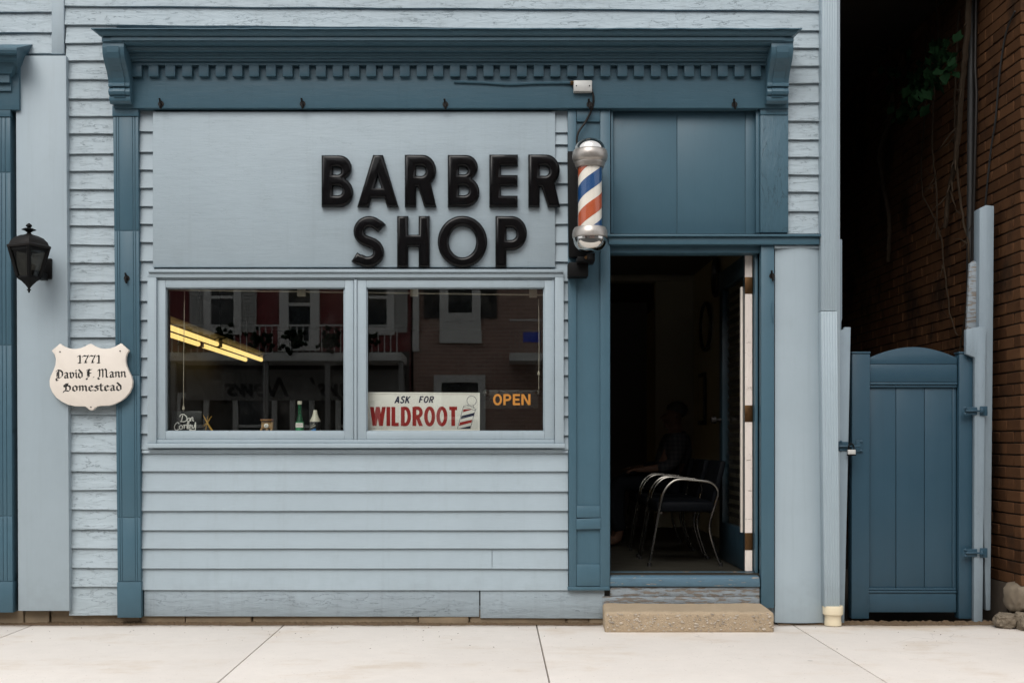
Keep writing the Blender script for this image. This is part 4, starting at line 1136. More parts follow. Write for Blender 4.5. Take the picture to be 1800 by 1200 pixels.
gate = thing('garden_gate', 'slate blue plank gate with an arched top rail closing the alley', 'gate', (X(1605, GY), GY, 0))
gx = lambda p: X(p, GY); gz = lambda p: Z(p, GY)
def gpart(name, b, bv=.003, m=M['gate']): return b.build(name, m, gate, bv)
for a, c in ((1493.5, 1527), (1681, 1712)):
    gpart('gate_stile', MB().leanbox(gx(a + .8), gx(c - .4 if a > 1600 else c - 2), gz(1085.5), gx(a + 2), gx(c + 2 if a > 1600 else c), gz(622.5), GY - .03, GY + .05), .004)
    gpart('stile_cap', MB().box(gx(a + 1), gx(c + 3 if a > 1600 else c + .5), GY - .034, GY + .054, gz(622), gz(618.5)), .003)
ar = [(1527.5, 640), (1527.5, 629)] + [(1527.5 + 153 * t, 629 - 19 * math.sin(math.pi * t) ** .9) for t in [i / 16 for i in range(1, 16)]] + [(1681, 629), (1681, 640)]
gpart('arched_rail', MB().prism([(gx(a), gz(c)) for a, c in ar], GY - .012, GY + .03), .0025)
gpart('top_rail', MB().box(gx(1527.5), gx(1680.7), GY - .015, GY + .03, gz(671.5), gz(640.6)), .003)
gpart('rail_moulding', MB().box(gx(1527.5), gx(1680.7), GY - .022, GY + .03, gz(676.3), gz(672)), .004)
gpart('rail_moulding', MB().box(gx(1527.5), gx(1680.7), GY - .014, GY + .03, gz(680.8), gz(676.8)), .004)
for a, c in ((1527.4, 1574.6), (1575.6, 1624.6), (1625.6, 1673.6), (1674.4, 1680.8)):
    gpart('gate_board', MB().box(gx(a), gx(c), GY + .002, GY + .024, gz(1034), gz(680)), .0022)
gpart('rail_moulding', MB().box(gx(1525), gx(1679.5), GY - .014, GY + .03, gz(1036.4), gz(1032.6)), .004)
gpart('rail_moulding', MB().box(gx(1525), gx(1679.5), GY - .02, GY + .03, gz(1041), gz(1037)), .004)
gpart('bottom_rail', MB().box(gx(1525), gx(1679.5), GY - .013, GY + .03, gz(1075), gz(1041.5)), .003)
def hardware(px, py, y, name):
    x, z = X(px, y), Z(py, y)
    b = MB()
    b.tube([(x - .075, y - .014, z), (x + .04, y - .014, z)], .006, 8)
    b.box(x - .085, x + .005, y - .004, y, z - .024, z + .024)
    b.box(x + .022, x + .07, y - .004, y, z - .03, z + .03)
    b.blob((x + .03, y - .016, z), .016, .014, .02, 3, .1, 1)
    b.blob((x - .07, y - .008, z + .018), .012, .006, .012, 4, .1, 1); b.blob((x - .07, y - .008, z - .018), .012, .006, .012, 5, .1, 1)
    return b.build(name, M['gate'], gate, .0015)
hardware(1716, 722, .016, 'gate_hinge'); hardware(1716, 971, .016, 'gate_hinge')
lx0, ly0, lz0 = X(1493, -.01), -.01, Z(784, -.01)
b = MB()
b.box(X(1474, ly0), X(1491, ly0), ly0, ly0 + .004, Z(792, ly0), Z(776, ly0))
b.tube([(X(1474, ly0), ly0 - .01, lz0), (X(1511, ly0), ly0 - .01, lz0)], .0065, 8)
b.box(X(1505, .05), X(1516, .05), .05, .058, Z(794, .05), Z(773, .05))
for p_ in (776, 792): b.blob((X(1514, .05), .05, Z(p_, .05)), .014, .006, .010, p_, .1, 1)
for p_ in (776, 791): b.blob((X(1478, ly0), ly0, Z(p_, ly0)), .012, .005, .009, p_, .1, 1)
b.build('gate_latch', M['gate'], gate, .001)
pdl = thing('padlock', 'small steel padlock with a black base hanging on the gate latch', 'padlock', (X(1496), -.03, Z(799)))
MB().box(X(1489.5, -.03), X(1503, -.03), -.045, -.022, Z(798, -.03), Z(790, -.03)).build('lock_body', M['galv'], pdl, .002)
MB().box(X(1489, -.03), X(1503.5, -.03), -.046, -.021, Z(800.3, -.03), Z(798.1, -.03)).build('lock_base', M['iron'], pdl, .001)
MB().tube(catmull([(X(1491.5, -.03), -.033, Z(791, -.03)), (X(1491.5, -.03), -.033, Z(784, -.03)), (X(1496, -.03), -.033, Z(779, -.03)), (X(1500.5, -.03), -.033, Z(784, -.03)), (X(1500.5, -.03), -.033, Z(791, -.03))], 4), .0045, 6).build('shackle', M['iron'], pdl, smooth=True)

# ================================================================== BRICK BUILDING AND ALLEY
BX, BY0 = 3.225, -.17
bk = thing('brick_building', 'sooty brown brick building across the alley, beyond the gate', 'building', (4.5, 2, 0))
MB().box(BX + .008, 7.5, BY0 + .008, 9.5, -.2, 7.2).build('wall_core', M['mortar'], bk)
CH, BLN = .0735, .207
zbase = Z(1031, BY0)
rows = int((7.0 - zbase) / CH)
bmesh_cache = {}
side_rest = MB(); count = 0
vis_top = 4.05
for r_ in range(rows):
    z0 = zbase + r_ * CH
    off = 0 if r_ % 2 else .5
    yy = BY0 + .0 - (off * BLN if off else 0)
    kk = 0
    while yy < 6.0:
        ya, yb = max(yy, BY0), yy + BLN - .010
        yy += BLN
        if yb - ya < .02: continue
        pr = rnd.uniform(-.003, .003)
        near = (yb < 1.06 and z0 < vis_top and count < 262)
        bx_ = (BX + pr, BX + .05, ya + .001, yb, z0 + .0045, z0 + CH - .0045)
        if near:
            o = MB().box(*bx_).build('brick', M['brick'], bk, .0035, seg=1); count += 1
        elif ya < 5.5:
            side_rest.box(*bx_)
so_ = side_rest.build('rear_bricks', M['brick'], bk); so_['kind'] = 'stuff'
front_rest = MB(); fc = 0
for r_ in range(rows):
    z0 = zbase + r_ * CH
    xx = BX + (.0 if r_ % 2 == 0 else -.1035)
    first = True
    while xx < 4.6:
        xa, xb = max(xx, BX), xx + BLN - .010
        xx += BLN
        if xb - xa < .03: continue
        bb = (xa + .001 + (.052 if first else 0), xb, BY0 - rnd.uniform(0, .004), BY0 + .05, z0 + .0045, z0 + CH - .0045)
        if first and z0 < vis_top and fc < 36 and bb[1] - bb[0] > .03: MB().box(*bb).build('brick', M['brick'], bk, .0035, seg=1); fc += 1
        elif bb[1] - bb[0] > .02: front_rest.box(*bb)
        first = False
fo = front_rest.build('front_bricks', M['brick'], bk); fo['kind'] = 'stuff'
MB().box(BX - .0, BX + .3, .03, 5, -.1, zbase).build('foundation_core', M['stonedark'], bk)
for i, (px, py, y, rx, ry, rz) in enumerate(((1786, 1050, -.10, .10, .12, .095), (1815, 1052, -.12, .09, .12, .09))):
    MB().blob((X(px, y) + .05, y + .02, Z(py, y)), rx, ry, rz, i + 2, .035, 4).build('foundation_stone', M['rubble'], bk, smooth=True)
for i, (px, py, y, rx, ry, rz, lab) in enumerate(((1768, 1097, -.13, .070, .07, .05, 'jagged grey and tan rubble stone on the pavement by the brick corner'), (1806, 1098, -.2, .07, .08, .06, 'pale yellowish rubble stone at the picture edge under the brick wall'))):
    o = MB().blob((X(px, y), y, .045), rx, ry, rz, i + 21, .06, 4).build('rubble_stone', M['rubble'])
    tag(o, lab, 'stone', 'rubble at the foot of the brick wall')
# ceiling and end wall added to keep light out of the alley
ps = thing('alley_light_block', 'dark timber end wall and ceiling added to darken the alley', 'wall', (2.7, 6, 0))
MB().box(2.16, BX + .01, 6.0, 6.1, -.1, 7.2).build('light_block_wall', M['dark'], ps)
for i in range(12):
    MB().box(2.165, BX - .004, .0 + i * .5, .492 + i * .5, 4.30, 4.34).build('light_block_plank', M['dark'], ps)

# pipes and wires on the brick wall
def onwall(px, py, out=.03):      # a point just off the alley face of the brick wall, seen at this pixel
    x = BX - out
    d = x * S * D / (px - PX0)
    return (x, d - D, ZC + (PY0 - py) * d / (S * D))
tag(MB().tube([onwall(1716, -30), onwall(1714, 120), onwall(1716.5, 165), onwall(1712.5, 330), onwall(1709, 470)], .011, 8).build('conduit_pipe', M['bronze'], None, smooth=True), 'thin pale conduit pipe running down the brick wall above the gate', 'pipe')
tag(MB().tube([onwall(1708, -30, .03), onwall(1706, 330, .03), onwall(1704, 640, .03)], .024, 10).build('drain_pipe', M['cable'], None, smooth=True), 'dark drain pipe beside the pale conduit on the brick wall', 'pipe')
tag(MB().tube(catmull([onwall(1784, 20, .012), onwall(1768, 60, .012), onwall(1757, 130, .014), onwall(1750, 210, .014), onwall(1741, 270, .012), onwall(1731, 370, .012)], 5), .006, 6).build('slack_cable', M['cable'], None, smooth=True), 'slack black cable hanging across the lit brick wall', 'cable')

def vine(label, pts, r0, leaves=None, seed=1):
    root = thing('climbing_vine', label, 'vine', onwall(*pts[-1][:2], .05), 'vines hanging in the alley')
    path = catmull([onwall(a, c, o) for a, c, o in pts], 6)
    q = random.Random(seed)
    MB().tube([(p[0] + q.uniform(-.004, .004), p[1] + q.uniform(-.006, .006), p[2]) for p in path], [r0 * (1 - .3 * i / len(path)) for i in range(len(path))], 7).build('stem', M['stem'], root, smooth=True)
    tw = MB()
    for _ in range(16):
        i = q.randrange(2, len(path) - 2); p = Vector(path[i]); d_ = Vector((q.uniform(-.10, .02), q.uniform(-.12, .12), q.uniform(-.16, .08)))
        tw.tube([p, p + d_ * .5 + Vector((0, 0, q.uniform(-.02, .02))), p + d_], [r0 * .25 + .0012, r0 * .2 + .001, .001], 5)
    tw.build('twigs', M['stem'], root)['kind'] = 'stuff'
    if leaves:
        lb = MB()
        for (px, py, o, n, spx, spy) in leaves:
            for _ in range(n):
                c = Vector(onwall(px + q.gauss(0, spx), py + q.gauss(0, spy), o + q.uniform(-.02, .14)))
                s_ = q.uniform(.03, .062)
                rm = Matrix.Rotation(q.uniform(0, 6.3), 4, 'Z') @ Matrix.Rotation(q.uniform(-.9, .9), 4, 'X') @ Matrix.Rotation(q.uniform(-.7, .7), 4, 'Y')
                shp = [(0, 0, -.9), (.45, .12, -.35), (.62, .05, .25), (.3, .0, .35), (0, -.05, 1.0), (-.3, .0, .35), (-.62, .05, .25), (-.45, .12, -.35)]
                vs = [c + (rm @ Vector(p)) * s_ for p in shp]
                lb.add(vs, [(0, 1, 2, 3), (0, 3, 4, 5), (0, 5, 6, 7)])
        lo = lb.build('leaves', M['leaf'], root); lo['kind'] = 'stuff'
vine('thick light-barked vine trunk descending past the drain pipe', [(1704, -30, .09), (1700, 60, .09), (1692, 140, .08), (1686, 220, .07), (1678, 290, .07), (1668, 340, .06), (1662, 400, .06)], .022, None, 1)
vine('dark winding vine deep in the alley left of the leaves', [(1557, -30, .1), (1560, 60, .1), (1567, 150, .1), (1563, 210, .1), (1546, 265, .1), (1551, 320, .1), (1563, 395, .1), (1560, 460, .1)], .024, None, 2)
vine('thin vine bearing a clump of green ivy leaves', [(1646, -30, .08), (1648, 80, .1), (1640, 190, .1), (1640, 280, .08), (1647, 340, .07), (1645, 420, .06)], .008, [(1655, 95, .16, 42, 13, 15), (1630, 130, .18, 46, 18, 18), (1608, 165, .2, 40, 15, 15), (1590, 200, .2, 22, 12, 14), (1575, 130, .2, 14, 12, 12)], 3)
vine('thin pale vine reaching down to the gate post', [(1686, 20, .05), (1681, 110, .05), (1678, 200, .05), (1683, 310, .05), (1694, 390, .05), (1703, 440, .05), (1700, 530, .05), (1690, 600, .05), (1684, 640, .05)], .009, None, 4)
vine('thread-thin vine curving behind the arched gate top', [(1628, 60, .05), (1624, 220, .05), (1620, 330, .05), (1650, 400, .05), (1660, 470, .05), (1668, 540, .05), (1683, 590, .05)], .006, None, 5)

# ================================================================== THINGS IN THE WINDOW
def up(py, y): return Z(py, y)
# enamel advertising sign
AY = .075
ad = thing('advertising_sign', 'white enamel sign with red and navy lettering propped in the shop window', 'sign', (X(744, AY), AY, SHZ))
ax0, ax1, az0, az1 = X(644.6, AY), X(843.5, AY), Z(757.5, AY), Z(689, AY)
MB().hexa([(ax0, AY, az0), (ax1, AY, az0), (ax1, AY + .006, az0), (ax0, AY + .006, az0), (ax0, AY, az1), (ax1, AY, az1 - .003), (ax1, AY + .006, az1 - .003), (ax0, AY + .006, az1)]).build('sign_plate', M['white'], ad, .002)
for bx_ in ((ax0, ax1, az1 - .010, az1 - .005), (ax0, ax1, az0, az0 + .005), (ax0, ax0 + .005, az0 + .0055, az1 - .0105), (ax1 - .005, ax1, az0 + .0055, az1 - .0105)):
    MB().box(bx_[0], bx_[1], AY - .004, AY + .001, bx_[2], bx_[3]).build('rolled_edge', M['white'], ad, .0018)
um = 1 / S * (D + AY) / D
zx = lambda v: X(630 + v / 5.294, AY); zz = lambda v: Z(680 + v / 5.294, AY)
ink = Ink(AY)
def ink_ws(ink, text, x0, x1, zb, zt, w, gap, slant=0.0):
    h = zt - zb
    wd = caps_width(text, h, 1.0, gap)
    caps(ink, text, x0, zb, h, w, (x1 - x0) / wd, gap, slant)
ink_ws(ink, 'WILDROOT', zx(118), zx(942), zz(362), zz(184), .185, .16)
ink.build('lettering', M['red'], ad)
ink = Ink(AY)
ink_ws(ink, 'ASK', zx(336), zx(482), zz(150), zz(86), .21, .14, .22)
ink_ws(ink, 'FOR', zx(562), zx(704), zz(146), zz(86), .21, .14, .22)
ink.build('lettering', M['navy'], ad)
ink = Ink(AY)     # the little pole drawn at the right
lw = .0026
ink.strip([(zx(a), zz(c)) for a, c in arc(1054, 128, 44, 45, 0, 360, 26)], lw)
for pl_ in ([(975, 185), (985, 172), (1010, 172), (1040, 180), (1075, 195), (1098, 208), (1092, 216), (1060, 208), (1020, 196), (975, 185)], [(1022, 165), (1014, 174)], [(1064, 172), (1078, 192)], [(975, 190), (921, 387)], [(1088, 214), (1042, 385)], [(921, 387), (1042, 385)]):
    ink.strip([(zx(a), zz(c)) for a, c in pl_], lw)
for s_ in ([(960, 268), (1080, 238), (1074, 266), (950, 300)], [(935, 386), (1044, 360), (1040, 385), (936, 387)]): ink.quad([(zx(a), zz(c)) for a, c in s_])
for i in range(14): ink.quad([(zx(140 + i * 7), zz(388)), (zx(144 + i * 7), zz(388)), (zx(144 + i * 7), zz(385)), (zx(140 + i * 7), zz(385))]) if i not in (5, 9) else None
ink.build('pole_drawing', M['navy'], ad)
ink = Ink(AY)
for s_ in ([(978, 206), (1062, 206), (1040, 214), (972, 234)], [(945, 328), (1058, 303), (1052, 330), (936, 360)]): ink.quad([(zx(a), zz(c)) for a, c in s_])
ink.build('pole_drawing', M['red'], ad)

# OPEN sign
OY = .05
op = thing('open_sign', 'dark hanging panel with orange OPEN lettering at the window corner', 'sign', (X(898, OY), OY, Z(758, OY)))
MB().box(X(852, OY), X(946, OY), OY, OY + .006, Z(717, OY), Z(685.5, OY)).build('sign_panel', plain('dark_acrylic', (.012, .012, .012), .3), op, .0015)
ink = Ink(OY)
ink_ws(ink, 'OPEN', X(866.8, OY), X(935, OY), Z(711.5, OY), Z(692.5, OY), .19, .10)
ink.build('lettering', M['orange'], op)
for px in (854, 946):
    b = MB().lathe([(.001, 0), (.022, 0), (.018, .006), (.008, .010), (.001, .012)], 0, 0, 16)
    b.v = [(X(px, OY) + vx, OY - .012 - vz, Z(690, OY) + vy) for vx, vy, vz in b.v]
    b.build('suction_cup', M['lampglass'], op, smooth=True)
    MB().tube([(X(px, OY), OY - .014, Z(690, OY)), (X(px, OY), OY, Z(690, OY))], .005, 8).build('suction_knob', M['galv'], op)

# curtain rod and pull cords
rod = thing('curtain_rod', 'thin pale rod running along the top of the shop window', 'rod', (X(620), .10, Z(512)))
MB().tube([(X(280, .1), .10, Z(509, .1)), (X(966, .1), .10, Z(518.5, .1))], .0055, 8).build('rod', M['cord'], rod, smooth=True)
for px, py in ((530, 514), (728, 514), (937, 516)):
    MB().box(X(px - 7, .11), X(px + 7, .11), .09, .125, Z(py + 7, .11), Z(py - 9, .11)).build('rod_bracket', M['cord'], rod, .004)
for i, (px, p0, p1, lab) in enumerate(((322.5, 512, 722, 'pale pull cord hanging over the handwritten name card'), (947, 525, 690, 'pale pull cord with a small knob above the OPEN panel'))):
    pc = thing('pull_cord', lab, 'cord', (X(px, .1), .1, Z(p1, .1)), 'cords in the shop window')
    MB().tube([(X(px + (2 if i == 0 else 0), .1), .1, Z(p0, .1)), (X(px + .5, .1), .1, Z((p0 + p1) / 2, .1)), (X(px, .1), .1, Z(p1, .1))], .0022, 6).build('cord', M['cord'], pc)
    kz = Z(655 if i else 716, .1)
    MB().lathe([(.003, kz - .016), (.009, kz - .014), (.008, kz), (.003, kz + .014)], X(px, .1), .1, 10).build('knob', M['cord'], pc, smooth=True)

# handwritten name card
NY = .11
nc = thing('name_card', 'black card hand-lettered Don Corley in white, standing in the window', 'sign', (X(330, NY), NY, SHZ))
MB().hexa([(X(300, NY), NY, SHZ), (X(356, NY), NY, SHZ), (X(356, NY), NY + .02, SHZ), (X(300, NY), NY + .02, SHZ), (X(303, NY), NY + .004, Z(722, NY)), (X(354, NY), NY + .004, Z(722, NY)), (X(354, NY), NY + .012, Z(722, NY)), (X(303, NY), NY + .012, Z(722, NY))]).build('card', M['black'], nc, .001)
cx = lambda v: X(280 + v / 5.0, NY); cz = lambda v: Z(638.5 + v / 5.0, NY)
strokes = [[(205, 455), (196, 500), (190, 512)], [(178, 470), (190, 450), (215, 448), (240, 470), (240, 498), (215, 512), (183, 508)],
           [(258, 480), (244, 496), (250, 510), (264, 505), (270, 488), (258, 478)], [(274, 478), (276, 508)], [(276, 495), (286, 474), (295, 480), (294, 500), (304, 506)],
           [(175, 532), (160, 518), (138, 540), (134, 570), (150, 586), (172, 576)], [(190, 542), (176, 556), (182, 576), (200, 572), (204, 552), (190, 542)],
           [(212, 545), (220, 540), (218, 574)], [(218, 556), (228, 540), (240, 544)], [(246, 575), (244, 540), (254, 508), (260, 515), (250, 560), (256, 576)], [(262, 560), (278, 552), (274, 538), (262, 548), (264, 572), (284, 572)],
           [(288, 540), (292, 568), (306, 562), (318, 516)], [(318, 516), (318, 570), (308, 588), (264, 584)]]
ink = Ink(NY + .0025)
for s_ in strokes:
    ink.strip([(cx(a), cz(c)) for a, c in catmull(s_, 4)], .0062)
nl = ink.build('lettering', M['white'], nc)
for v in nl.data.vertices: v.co.y -= .003 * (1 - (v.co.z - SHZ) / .15)

# gilt ornament of crossed blades
og = thing('scissor_ornament', 'small gilt crossed-scissor ornament beside the name card', 'ornament', (X(365, .13), .13, SHZ))
ox, oz = (lambda v: X(280 + v / 5.0, .13)), (lambda v: Z(640 + v / 5.0, .13))
MB().tube([(ox(385), .13, oz(445)), (ox(425), .128, oz(520)), (ox(466), .13, oz(590))], [.002, .006, .009], 6).build('blade', M['gold'], og)
MB().tube([(ox(458), .14, oz(455)), (ox(415), .138, oz(520)), (ox(365), .14, oz(560))], [.002, .006, .004], 6).build('blade', M['gold'], og)
MB().tube([(ox(428), .134, oz(450)), (ox(416), .134, oz(525)), (ox(405), .134, oz(592))], [.0015, .003, .003], 6).build('stem', M['gold'], og)

# toy shop with a clock
ty = .12
tc = thing('toy_shop_clock', 'little wooden shop-front clock with a round white dial on the window shelf', 'clock', (X(468, ty), ty, SHZ))
tx, tz = (lambda v: X(280 + v / 5.0, ty)), (lambda v: Z(640 + v / 5.0, ty))
MB().box(tx(896), tx(996), ty, ty + .05, tz(566), tz(500)).build('shop_front', M['toywood'], tc, .002)
MB().box(tx(890), tx(996), ty - .012, ty + .055, tz(499), tz(481)).build('fascia', plain('toy_fascia', (.22, .08, .05), .5), tc, .002)
for a, c in ((885, 903), (935, 955), (975, 993)): MB().box(tx(a), tx(c), ty, ty + .045, SHZ, tz(565)).build('leg', M['toywood'], tc, .002)
b = MB().lathe([(.0145, 0), (.0145, .005), (.012, .007), (.001, .007)], 0, 0, 20); b.v = [(tx(940) + vx, ty - vz, tz(540) + vy) for vx, vy, vz in b.v]
b.build('dial', M['white'], tc, smooth=True)
ink = Ink(ty - .0075); ink.strip([(tx(940), tz(540)), (tx(940), tz(528))], .0016); ink.strip([(tx(940), tz(540)), (tx(930), tz(545))], .0016); ink.build('hands', M['black'], tc)
ink = Ink(ty - .012); ink_ws(ink, 'BARBER SHOP', tx(897), tx(990), tz(496), tz(486), .2, .2); ink.build('lettering', M['gold'], tc)

# bottles
by = .13
def bottle(px, label, prof, m, cap, capm, lab, labm):
    b0 = thing('tonic_bottle', label, 'bottle', (X(px, by), by, SHZ), 'bottles on the window shelf')
    P = 1 / S * (D + by) / D
    MB().lathe([(r * P, Z(p, by) if p else SHZ) for r, p in prof], X(px, by), by, 20).build('bottle_body', m, b0, smooth=True)
    MB().lathe([(r * P, Z(p, by)) for r, p in cap], X(px, by), by, 20).build('cap', capm, b0, smooth=True)
    if lab:
        r, p0, p1 = lab
        MB().lathe([(r * P, Z(p0, by)), (r * P, Z(p1, by))], X(px, by), by, 24).build('label', labm, b0, smooth=True)
    return b0
g1 = bottle(527, 'slim green bottle with a white cap on the window shelf', [(6.8, 0), (7, 758), (7, 744), (6, 738), (3.6, 730), (3, 720), (3, 711)], M['bottlegreen'], [(4, 710.5), (4, 705.2), (3.4, 704.7)], M['ivory'], (7.3, 757, 741), M['bottlelabel'])
ink = Ink(by - .0275)
ink.quad([(X(521, by), Z(751, by)), (X(534, by), Z(751, by)), (X(534, by), Z(743, by)), (X(521, by), Z(743, by))]); ink.build('label_band', M['white'], g1)
ink = Ink(by - .0282); ink_ws(ink, 'TONIC', X(522, by), X(533, by), Z(749, by), Z(745, by), .2, .15) if False else ink.strip([(X(522 + i * 1.1, by), Z(747 + (1.2 if i % 2 else -1.2), by)) for i in range(11)], .0018); ink.build('lettering', M['red'], g1)
g2 = bottle(554, 'black bottle with an ivory tapered cap on the window shelf', [(9, 0), (9.2, 758), (9.2, 742), (8.6, 741)], M['bottleblack'], [(9.6, 741), (9.4, 739), (6, 733), (4.2, 727), (3.2, 721), (3, 720.5)], M['ivory'], None, None)
ink = Ink(by - .0345)
ink.quad([(X(547, by), Z(757, by)), (X(556, by), Z(757, by)), (X(557, by), Z(752.5, by)), (X(549, by), Z(755, by))]); ink.build('label_mark', M['labelblue'], g2)
ink = Ink(by - .0345)
ink.strip([(X(547.5, by), Z(751, by)), (X(556, by), Z(747.5, by))], .003); ink.strip([(X(548, by), Z(748, by)), (X(554, by), Z(745, by))], .002); ink.build('label_mark', M['ivory'], g2)

# ceiling light in the shop
fz = 2.14
fl_ = thing('fluorescent_light', 'lit yellow fluorescent tubes under the shop ceiling, seen through the window', 'ceiling light', (-2.9, 5, 2.3))
GL = emit('fluorescent_glow', (1.0, .68, .23), 1.1)
for a, c in ((1.9, 4.60), (4.70, 6.85)):
    fb = MB()
    prof = [(-.17, .075), (-.15, .070), (-.07, .045), (.07, .045), (.15, .070), (.17, .075), (.17, .085), (.08, .11), (-.08, .11), (-.17, .085)]
    n = len(prof)
    fb.add([(-2.93 + u, a, fz + v) for u, v in prof] + [(-2.93 + u, c, fz + v) for u, v in prof], [tuple(range(n - 1, -1, -1)), tuple(range(n, 2 * n))] + [(i, (i + 1) % n, n + (i + 1) % n, n + i) for i in range(n)])
    fb.build('reflector', M['dark'], fl_)
    for x_ in (-3.025, -2.835):
        MB().tube([(x_, a + .04, fz), (x_, a + .05, fz), (x_, c - .05, fz), (x_, c - .04, fz)], [.014, .024, .024, .014], 12).build('tube', GL, fl_, smooth=True)
        for yy in (a + .02, c - .02): MB().box(x_ - .015, x_ + .015, yy - .012, yy + .012, fz - .02, fz + .06).build('lamp_holder', M['ivory'], fl_)
    for yy in (a + .4, c - .4): MB().tube([(-2.93, yy, fz + .11), (-2.93, yy, 2.76)], .006, 6).build('hanger', M['iron'], fl_)

# ================================================================== WAITING CHAIRS AND THE SEATED MAN
def side_path(x0, y):
    p = [(0, 0), (.035, .20), (.075, .42), (.10, .50), (.145, .555), (.20, .577), (.30, .572), (.40, .560), (.445, .53), (.460, .485), (.445, .42), (.415, .33), (.403, .265), (.41, .20), (.44, .10), (.477, 0)]
    return [(x0 + a, y, FL + c) for a, c in catmull(p, 4)]
def chair(x0, y0, label):
    c = thing('waiting_chair', label, 'chair', (x0 + .24, y0 + .25, FL), 'chrome waiting chairs')
    for y in (y0, y0 + .47):
        MB().tube(side_path(x0, y), .0088, 8).build('side_frame', M['steel'], c, smooth=True)
        for dx in (0, .477): MB().lathe([(.014, FL), (.014, FL + .022), (.011, FL + .024)], x0 + dx, y, 10).build('rubber_foot', M['black'], c, smooth=True)
    MB().box(x0 + .05, x0 + .44, y0 + .015, y0 + .455, FL + .36, FL + .43).build('seat', M['vinyl'], c, .02)
    MB().hexa([(x0 + .41, y0 + .02, FL + .40), (x0 + .45, y0 + .02, FL + .40), (x0 + .45, y0 + .45, FL + .40), (x0 + .41, y0 + .45, FL + .40), (x0 + .48, y0 + .02, FL + .70), (x0 + .52, y0 + .02, FL + .70), (x0 + .52, y0 + .45, FL + .70), (x0 + .48, y0 + .45, FL + .70)]).build('backrest', M['vinyl'], c, .012)
    MB().tube([(x0 + .08, y0, FL + .355), (x0 + .08, y0 + .47, FL + .355)], .009, 6).build('cross_tube', M['steel'], c)
    MB().tube([(x0 + .42, y0, FL + .355), (x0 + .42, y0 + .47, FL + .355)], .009, 6).build('cross_tube', M['steel'], c)
chair(1.03, .46, 'nearest chrome-armed waiting chair just inside the open door')
chair(1.03, 1.06, 'empty chrome-armed chair between the nearest one and the seated man')
chair(1.05, 1.80, 'chrome-armed chair that the man in the plaid shirt sits on')

def skin_mesh(name, verts, edges, m, parent, root=0, sub=2):
    me = bpy.data.meshes.new(name)
    me.from_pydata([v[:3] for v in verts], edges, [])
    o = link(name, me, m, parent)
    mo = o.modifiers.new('skin', 'SKIN'); mo.use_smooth_shade = True
    for i, v in enumerate(verts):
        d = me.skin_vertices[0].data[i]
        d.radius = (v[3], v[4] if len(v) > 4 else v[3]); d.use_root = (i == root)
    s_ = o.modifiers.new('sub', 'SUBSURF'); s_.levels = sub; s_.render_levels = sub
    return o
mx, my = 1.40, 2.04
man = thing('person', 'person in a plaid shirt seated in the dark shop, facing the barber side', 'person', (mx, my, FL))
ch = lambda pairs: [(a, a + 1) for a in range(pairs)]
# body: one skin from pelvis to head, arms with hands, legs with feet
V = [(mx, my, .86, .13, .12), (mx + .03, my, 1.00, .125, .14), (mx + .05, my, 1.13, .12, .15), (mx + .06, my, 1.215, .075, .08), (mx + .045, my, 1.265, .052), (mx + .03, my, 1.33, .080, .072), (mx + .045, my, 1.395, .088, .078), (mx + .04, my, 1.435, .060)]
E = [(i, i + 1) for i in range(7)]
def chain(start, pts):
    i0 = start
    for p in pts:
        V.append(p); E.append((i0, len(V) - 1)); i0 = len(V) - 1
    return i0
chain(5, [(mx - .055, my, 1.345, .016), (mx - .078, my, 1.338, .010)])          # nose
chain(5, [(mx - .02, my, 1.285, .036), (mx - .045, my, 1.278, .022)])            # chin
for s_ in (-1, 1):
    chain(6, [(mx + .045, my + s_ * .082, 1.352, .016), (mx + .062, my + s_ * .092, 1.358, .012)])   # ear
    h = chain(2, [(mx + .05, my + s_ * .17, 1.16, .062), (mx + .03, my + s_ * .215, 1.05, .052), (mx - .02, my + s_ * .23, .955, .044), (mx - .14, my + s_ * .225, .935, .036), (mx - .235, my + s_ * .22, .925, .026), (mx - .275, my + s_ * .22, .922, .030, .022)])
    for k, dz in enumerate((-.024, -.008, .008, .024)):
        chain(h, [(mx - .315, my + s_ * .22 + dz, .925, .0095), (mx - .345 - .008 * (k in (1, 2)), my + s_ * .22 + dz, .915, .0085), (mx - .360 - .008 * (k in (1, 2)), my + s_ * .22 + dz, .898, .0075)])
    chain(h - 1, [(mx - .265, my + s_ * (.22 - .035), .925, .0105), (mx - .290, my + s_ * (.22 - .045), .915, .009)])
    chain(0, [(mx - .06, my + s_ * .10, .845, .088), (mx - .24, my + s_ * .12, .835, .074), (mx - .42, my + s_ * .12, .815, .060), (mx - .44, my + s_ * .12, .62, .055), (mx - .41, my + s_ * .12, .43, .038), (mx - .43, my + s_ * .12, FL + .045, .042), (mx - .53, my + s_ * .12, FL + .035, .034)])
skin_mesh('body', V, E, M['skin'], man)
V2 = [(mx, my, .865, .150, .145), (mx + .03, my, 1.00, .143, .158), (mx + .05, my, 1.13, .138, .168), (mx + .06, my, 1.205, .090, .10), (mx + .05, my, 1.238, .062)]
E2 = [(0, 1), (1, 2), (2, 3), (3, 4)]
for s_ in (-1, 1):
    b0 = len(V2)
    V2 += [(mx + .05, my + s_ * .17, 1.16, .076), (mx + .03, my + s_ * .215, 1.05, .066), (mx - .02, my + s_ * .23, .955, .056), (mx - .14, my + s_ * .225, .935, .046)]
    E2 += [(2, b0), (b0, b0 + 1), (b0 + 1, b0 + 2), (b0 + 2, b0 + 3)]
skin_mesh('shirt', V2, E2, M['plaid'], man)
V3 = [(mx, my, .85, .146, .14)]; E3 = []
